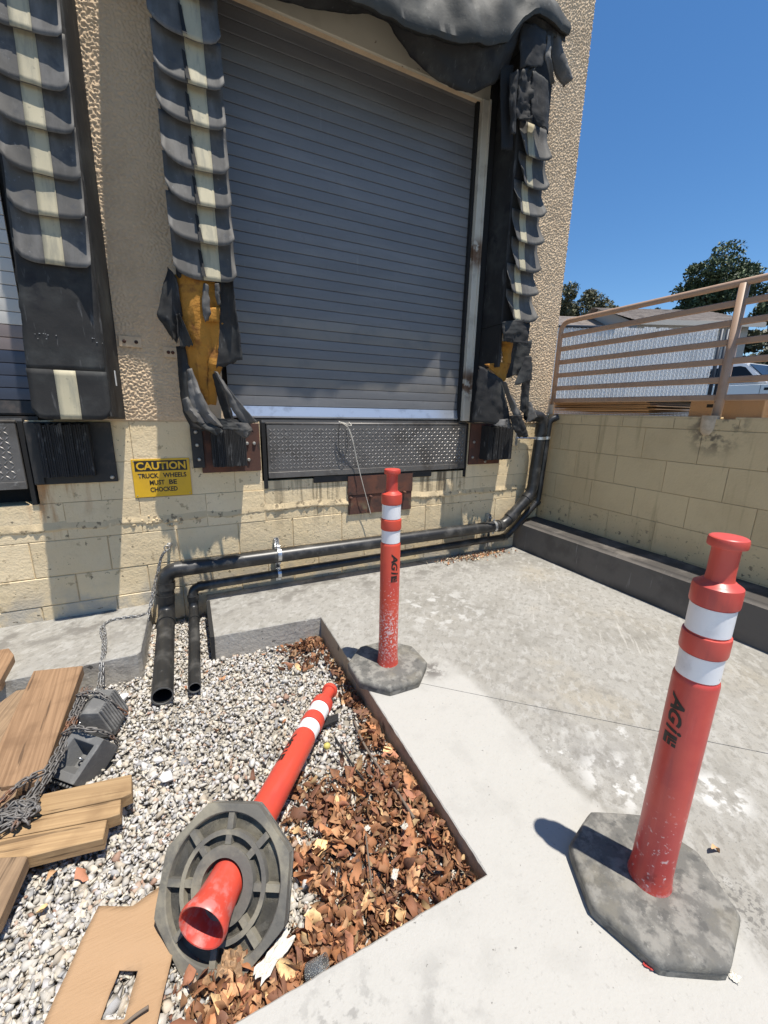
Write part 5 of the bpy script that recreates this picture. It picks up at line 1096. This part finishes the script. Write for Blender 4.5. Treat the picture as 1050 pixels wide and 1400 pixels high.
def chain(t, me, path, pitch, jitter=0):
    P = smooth_path(path, 10); L_ = sum((b-a).length for a, b in zip(P, P[1:])); n = max(2, int(L_/pitch)); Q = resample(P, n+1); o3 = parent_off(t)
    for i in range(n):
        d = (Q[i+1]-Q[i]).normalized(); c = (Q[i]+Q[i+1])/2; u_ = Vector((0, 0, 1)) if abs(d.z) < .9 else Vector((1, 0, 0)); s_ = d.cross(u_).normalized(); v_ = s_.cross(d)
        a = R(45 if i % 2 else -45)+random.uniform(-.25, .25)+jitter*random.uniform(-1, 1); z = s_*math.cos(a)+v_*math.sin(a); x = d.cross(z)
        M4 = Matrix((x, d, z)).transposed().to_4x4(); M4.translation = c-o3; inst(me, 'link', t, M4)
ch = thing('chain', (-.19, 3.12, .43), 'grey steel chain hanging from the wall eye and crossing the ledge to the chocks', 'chain')
MB().lathe([(.016, 0), (.016, .012), (.010, .016), (.010, .045), (0, .046)], 12, Matrix.Translation((-.178, WY-.001, .437)) @ Matrix.Rotation(R(90), 4, 'X')).build('eye_bolt', 'bolt', ch, smooth=True, angle=40)
MB().tube([(-.192+.017*math.cos(a), 3.12, .428+.017*math.sin(a)) for a in [i*math.pi/6 for i in range(13)]], .005, 8).build('eye_bolt', 'bolt', ch, smooth=True)
chain(ch, LK, [(-.196, 3.115, .41), (-.235, 3.135, .36), (-.262, 3.14, .25), (-.300, 3.11, .12), (-.338, 3.04, .012), (-.39, 2.985, .010), (-.465, 2.992, .009), (-.565, 2.985, .009), (-.600, 2.88, .009), (-.565, 2.72, .009), (-.545, 2.56, .010), (-.545, 2.485, -.012), (-.553, 2.42, -.085), (-.555, 2.28, -.07), (-.575, 2.17, .01)], .0205)
chain(ch, LK, [(-.212, 3.125, .40), (-.245, 3.14, .33), (-.285, 3.125, .20), (-.330, 3.06, .05), (-.352, 2.96, -.03)], .0205)
chain(ch, LK, [(-.590, 2.92, .010), (-.556, 2.74, .010), (-.536, 2.58, .011), (-.536, 2.482, -.015), (-.540, 2.40, -.09), (-.545, 2.26, -.07)], .0205)
cr = thing('chain', (-.62, 1.6, -.02), 'rusty chain heaped on the stepped boards and running up along the chocks', 'chain')
zt_ = [(1.9, .03), (2.2, .045)]
for dx in (0, .022):
    chain(cr, LKR, [(-.565+dx, 2.20, .035), (-.578+dx, 2.10, .03), (-.585+dx, 1.98, .02), (-.592+dx, 1.86, .005), (-.600+dx, 1.76, .012), (-.615+dx, 1.68, .012), (-.635+dx, 1.60, .012), (-.66+dx, 1.54, .012)], 0.0255, .4)
chain(cr, LKR, [(-.575, 2.13, .05), (-.535, 2.12, .058), (-.49, 2.10, .055), (-.445, 2.07, .02), (-.415, 2.08, -.05), (-.39, 2.09, -.085)], 0.0255, .3)
chain(cr, LKR, [(-.585, 1.90, .03), (-.54, 1.88, .058), (-.495, 1.84, .065), (-.45, 1.83, .05), (-.415, 1.845, .0), (-.395, 1.87, -.07)], 0.0255, .3)
chain(cr, LKR, [(-0.610, 1.697, 0.030), (-0.647, 1.675, 0.040), (-0.676, 1.631, 0.045), (-0.707, 1.603, 0.030), (-0.726, 1.571, 0.030)], 0.0255, .4)
for k in range(9):            # the heap
    c = Vector((-0.642, 1.541, 0.000)); pth = []
    for i in range(6): pth.append(c+Vector((random.gauss(0, .042), random.gauss(0, .030), .008+random.uniform(0, .034))))
    chain(cr, LKR, pth, 0.0255, .8)

# ================================================================== CARDBOARD, LITTER
cz = -.062
hole = [(-0.286, 0.972, -0.062), (-0.241, 0.950, -0.062), (-0.262, 0.859, -0.062), (-0.315, 0.883, -0.062)]
outer = [(-0.361, 1.164, -0.062), (-0.268, 1.119, -0.062), (-0.191, 1.145, -0.062), (-0.159, 0.952, -0.062), (-0.191, 0.814, -0.062), (-0.221, 0.736, -0.062), (-0.469, 0.853, -0.062), (-0.438, 0.938, -0.062)]
bm = bmesh.new()
def loop(P): 
    vs_ = [bm.verts.new(p) for p in P]; return [bm.edges.new((vs_[i], vs_[(i+1) % len(vs_)])) for i in range(len(vs_))]
ed = loop(outer)+loop(hole); bmesh.ops.triangle_fill(bm, use_beauty=True, use_dissolve=False, edges=ed)
for _ in range(3): bmesh.ops.subdivide_edges(bm, edges=[e for e in bm.edges if e.calc_length() > .03], cuts=1); bmesh.ops.triangulate(bm, faces=bm.faces)
for v in bm.verts: v.co.z += .007*fbm(v.co.x, v.co.y, 3, 5)+.012*max(0, (v.co.y-1.0))+.0045*abs(math.sin((v.co.x*.45+v.co.y)*26))**6
cbd = MB().bm(bm).build('cardboard_sheet', 'cardboard', None, smooth=True, solid=.005)
tag(cbd, 'flat brown cardboard sheet with a rectangular cut-out lying on the gravel', 'cardboard')
string('stick', 'short dark stick lying across the lower end of the cardboard sheet', 'stick', [[(-0.264, 0.840, -0.045), (-0.236, 0.847, -0.043), (-0.208, 0.850, -0.042)]], .0042, 'twig')
string('stick', 'long thin pale stick lying along the pit edge, from gravel into leaves', 'stick', [[(0.624, 1.575, -0.085), (0.606, 1.411, -0.070), (0.610, 1.240, -0.055), (0.620, 1.107, -0.040), (0.619, 0.977, -0.020)]], .0055, 'twig')
string('stick', 'dark twig on the gravel between the lying post and the long stick', 'stick', [[(0.504, 1.513, -0.085), (0.515, 1.404, -0.082), (0.523, 1.312, -0.078), (0.538, 1.213, -0.070)]], .0045, 'blackcord')
string('stick', 'thin pale twig poking out of the leaves left of the long stick', 'stick', [[(0.442, 1.004, -0.030), (0.415, 0.917, -0.020), (0.393, 0.843, -0.015)]], .003, 'twig')
q = Vector((0.450, 1.466, -0.075)); bm = bmesh.new(); bmesh.ops.create_icosphere(bm, subdivisions=3, radius=.0145)
for v in bm.verts: v.co *= 1+.06*fbm(v.co.x, v.co.y, v.co.z, 60); v.co.x *= 1.15
tag(MB().bm(bm, Matrix.Translation(q+Vector((0, 0, .004)))).build('fallen_fruit', 'lemon', None, smooth=True), 'small yellow fruit on the gravel right of the lying post', 'fruit')
def crumple(label, c, sx, sy, amp, mat, seed, ang=0, nm='paper_scrap', cat='paper'):
    n = 13; rows = []; ca, sa = math.cos(ang), math.sin(ang)
    for j in range(n):
        row = []
        for i in range(n):
            u, v = (i/(n-1)-.5)*(1+.3*fbm(i, j, seed, .4)), (j/(n-1)-.5)*(1+.3*fbm(j, i, seed+3, .4))
            x, y = u*sx, v*sy; row.append((c[0]+x*ca-y*sa, c[1]+x*sa+y*ca, c[2]+amp*(1+fbm(u*4, v*4, seed, 1.3)+.6*fbm(u, v, seed, 11))))
        rows.append(row)
    return tag(MB().grid(rows).build(nm, mat, None, smooth=False, solid=.0012), label, cat)
crumple('long crumpled white paper lying below the leaves by the pad edge', (0.092, 0.808, -0.035), .115, .036, .010, 'paper', 3, R(28))
crumple('tan crumpled paper bag scrap against the lying rubber base', (-0.013, 0.850, -0.060), .055, .06, .022, 'cardboard', 7, R(70))
crumple('white paper scrap in the leaves under the long stick', (0.570, 0.957, -0.015), .022, .018, .006, 'paper', 9, .4)
crumple('small white scrap on the leaves beside a dark red leaf', (0.469, 0.835, -0.010), .030, .018, .004, 'paper', 12, .9)
crumple('scrap of white paper on the leaves near the middle of the drift', (0.454, 1.018, -0.030), .018, .015, .004, 'paper', 14, .2)
crumple('tiny white paper scrap touching the nearest rubber base', (1.149, 0.247, 0.002), .022, .020, .003, 'paper', 16, .3)
crumple('faded red scrap of tape poking from under the nearest rubber base', (0.975, 0.361, 0.003), .030, .022, .003, 'redfade', 18, .5, 'tape_scrap', 'tape')
q = Vector((0.163, 0.742, -0.040))
cu = MB().lathe([(.020, 0), (.021, .001), (.027, .050), (.0285, .050), (.0285, .053), (.026, .053), (.0195, .003), (0, .003)], 20, Matrix.Translation(q) @ Matrix.Rotation(R(70), 4, (.4, 1, 0))).build('plastic_cup', MAT['clear'], None, smooth=True, angle=40)
tag(cu, 'small crushed clear plastic cup half in the leaves by the pad edge', 'cup')
tag(MB().slab3([(0.468, 1.638, -0.075), (0.565, 1.644, -0.075), (0.553, 1.600, -0.075), (0.472, 1.590, -0.075)], .012).build('rubber_scrap', 'rubber', None), 'dark rubber scrap on the gravel beside the lying post bands', 'rubber scrap')

# ================================================================== TREES, HEDGE, TRUCK
def crown(parent, centre, rad, n, size, rs, name='crown', blobs=22, cols=((.06, .088, .036), (.10, .13, .055), (.035, .052, .025))):
    C_ = []; 
    for _ in range(blobs):
        v = rs.standard_normal(3); v /= np.linalg.norm(v); C_.append((np.array(centre)+v*np.array(rad)*rs.uniform(.25, .9), rs.uniform(.14, .40)*min(rad)))
    V = []; CC = []
    for i in range(n):
        c, r_ = C_[rs.integers(0, blobs)]; v = rs.standard_normal(3); v /= np.linalg.norm(v); p = c+v*r_*rs.uniform(.55, 1.12)*np.array([1, 1, .8])
        u = rs.standard_normal(3); u /= np.linalg.norm(u); w_ = np.cross(u, rs.standard_normal(3)); w_ /= np.linalg.norm(w_); s_ = size*rs.uniform(.6, 1.35)
        V += [p-u*s_, p-w_*s_*.45, p+u*s_, p+w_*s_*.45]; CC += [np.array(cols[rs.integers(0, len(cols))])*rs.uniform(.8, 1.25)]*4
    me = fast_mesh(name, np.array(V)-np.array(parent_off(parent)), np.arange(len(V)).reshape(-1, 4), 'leafg'); set_tint(me, np.array(CC)); o = link(me, name, parent); o['kind'] = 'stuff'; return C_
def tree(nm, label, base, h, rad, n, size, seed, group=None, cat='tree', cols=((.06, .088, .036), (.10, .13, .055), (.035, .052, .025)), blobs=22):
    rs = np.random.default_rng(seed); t = thing(nm, base, label, cat, group); b = Vector(base); top = b+Vector((0, 0, h-rad[2]))
    C_ = crown(t, (top.x, top.y, top.z), rad, n, size, rs, cols=cols, blobs=blobs)
    MB().tube(smooth_path([b, b+Vector((.15, .1, (h-rad[2])*.5)), top+Vector((0, 0, rad[2]*.3))], 5), [.28*h/8*(1-.06*i) for i in range(11)], 10).build('trunk', 'bark', t, smooth=True)
    for c, r_ in C_[:7]: MB().tube(smooth_path([b+Vector((.1, .05, (h-rad[2])*.55)), (top*.5+Vector(c)*.5)-Vector((0, 0, .4)), Vector(c)], 4), [.11*h/8*(1-.08*i) for i in range(9)], 7).build('limb', 'bark', t, smooth=True)
    return t
GL = 1.30
tree('tree', 'large dark green tree rising behind the railing and the house roof', (31.5, 16.9, GL), 10.4, (2.3, 2.3, 2.7), 26000, .115, 1, blobs=46)
tree('tree', 'dark green tree cut off by the right edge behind the railing', (33.4, 14.0, GL), 9.6, (1.7, 1.7, 2.6), 15000, .115, 2, blobs=36)
tree('tree', 'small olive green tree behind the fence next to the warehouse corner', (22.0, 20.5, GL), 8.2, (1.5, 1.5, 1.9), 14000, .085, 3, blobs=40, cols=((.10, .105, .05), (.14, .13, .07), (.06, .07, .035)))
tree('tree', 'lower olive green tree right of the small one behind the fence', (23.6, 19.1, GL), 7.6, (1.5, 1.5, 1.8), 12000, .085, 4, blobs=36, cols=((.10, .105, .05), (.14, .13, .07), (.06, .07, .035)))
tree('tree', 'small tree top just showing between the two roofs in the distance', (36.5, 24.5, GL), 9.6, (1.1, 1.1, 1.3), 2500, .16, 5)
hd = thing('hedge', (23.5, 8.2, GL), 'dense grey-green hedge behind the pickup truck', 'hedge'); rs = np.random.default_rng(8)
hx = (Vector((27.5, 5.2, 0))-Vector((21.0, 11.5, 0)))
for k in range(6):
    p = Vector((21.3, 10.9, 0))+hx*(k/5); crown(hd, (p.x, p.y, GL+2.0), (1.5, 1.5, 2.3), 9000, .15, rs, 'crown', 40, ((.085, .095, .055), (.12, .12, .075), (.05, .06, .035)))
MB().box(24.2, 27.5, 5.2, 11.2, GL, GL+1.2).build('inner_stems', 'bark', hd)
# pickup truck, nose towards -y
tk = thing('pickup_truck', (0, 0, 0), 'white pickup truck parked behind the railing at the right edge', 'pickup truck', local=True)
tk.location = (17.75, 7.86, GL); tk.rotation_euler = (0, 0, R(-2))
def tbox(*a, **k): return MB().box(*a, **k)
def tprism(poly, hw, bev=.03, taper=0):       # side profile (y, z) extruded across x
    bm = bmesh.new(); n = len(poly); vs_ = []
    for s_ in (-1, 1):
        for (y, z) in poly: vs_.append(bm.verts.new((s_*(hw-taper*max(0, z-1.15)), y, z)))
    bm.faces.new(vs_[:n]); bm.faces.new(vs_[n:][::-1])
    for i in range(n): bm.faces.new((vs_[i], vs_[(i+1) % n], vs_[(i+1) % n+n], vs_[i+n]))
    bmesh.ops.recalc_face_normals(bm, faces=bm.faces)
    if bev: bmesh.ops.bevel(bm, geom=bm.edges[:], offset=bev, segments=2, affect='EDGES')
    return MB().bm(bm)
def arch(yc, r_): return [(yc+r_*math.cos(a), .42+r_*math.sin(a)) for a in [math.pi-i*math.pi/8 for i in range(9)]]
low = [(2.9, .55), (2.9, 1.15), (-1.0, 1.18), (-2.55, 1.12), (-2.85, .98), (-2.88, .45)] + [(y, z) for y, z in arch(-1.9, .47)] + [(y, z) for y, z in arch(1.75, .47)] + [(2.6, .45)]
tprism(low, .98, .03).build('body', 'truckp', tk, smooth=True, angle=35)
tprism([(1.12, 1.16), (.98, 1.78), (.85, 1.90), (-.15, 1.92), (-.32, 1.86), (-1.08, 1.19)], .955, .03, .22).build('cab', 'truckp', tk, smooth=True, angle=35)
for s_ in (-1, 1):
    def sidepoly(P): return [(s_*(.962-.22*max(0, z-1.15)), y, z) for y, z in P]
    for P in ([(.28, 1.24), (.28, 1.78), (-.14, 1.79), (-.30, 1.74), (-.80, 1.24)], [(.98, 1.24), (.88, 1.74), (.36, 1.78), (.36, 1.24)]):
        MB().add(sidepoly(P), [tuple(range(len(P)))]).build('side_window', 'glass', tk, solid=.008)
    MB().box(s_*1.12-.10, s_*1.12+.10, -.86, -.78, 1.25, 1.42, bev=.02).build('mirror', 'tyre' if s_ > 0 else 'chrome', tk)
    MB().box(s_*.985-.008, s_*.985+.008, -1.28, -1.00, .98, 1.06, bev=.004).build('fender_vent', 'tyre', tk)
    MB().box(s_*.985-.008, s_*.985+.008, .18, .34, 1.02, 1.06, bev=.004).build('door_handle', 'chrome', tk)
    MB().box(s_*.984-.004, s_*.984+.004, .325, .333, .55, 1.14).build('door_gap', 'tyre', tk)
    MB().box(s_*.984-.004, s_*.984+.004, -.90, -.892, .55, 1.14).build('door_gap', 'tyre', tk)
    MB().box(s_*.78-.17, s_*.78+.17, -2.90, -2.84, .82, 1.02, bev=.02).build('headlight', 'chrome', tk)
    for y in (-1.9, 1.75):
        wl = MB().lathe([(.20, -.12), (.36, -.12), (.40, -.08), (.40, .08), (.36, .12), (.20, .12)], 28, Matrix.Translation((s_*.86, y, .40)) @ Matrix.Rotation(R(90), 4, 'Y')).build('tyre', 'tyre', tk, smooth=True, angle=40)
        MB().lathe([(0, -.10), (.21, -.105), (.21, .105), (0, .10)], 20, Matrix.Translation((s_*.86, y, .40)) @ Matrix.Rotation(R(90), 4, 'Y')).build('rim', 'chrome', wl, smooth=True, angle=40)
MB().add([(-.80, -.36, 1.83), (.80, -.36, 1.83), (.90, -1.06, 1.225), (-.90, -1.06, 1.225)], [(0, 1, 2, 3)]).build('windshield', 'glass', tk, solid=.01).location = (0, -.014, .012)
MB().box(-.60, .60, -2.92, -2.86, .72, 1.02, bev=.02).build('grille', 'tyre', tk)
MB().box(-.98, .98, -3.0, -2.87, .48, .68, bev=.04).build('front_bumper', 'chrome', tk)
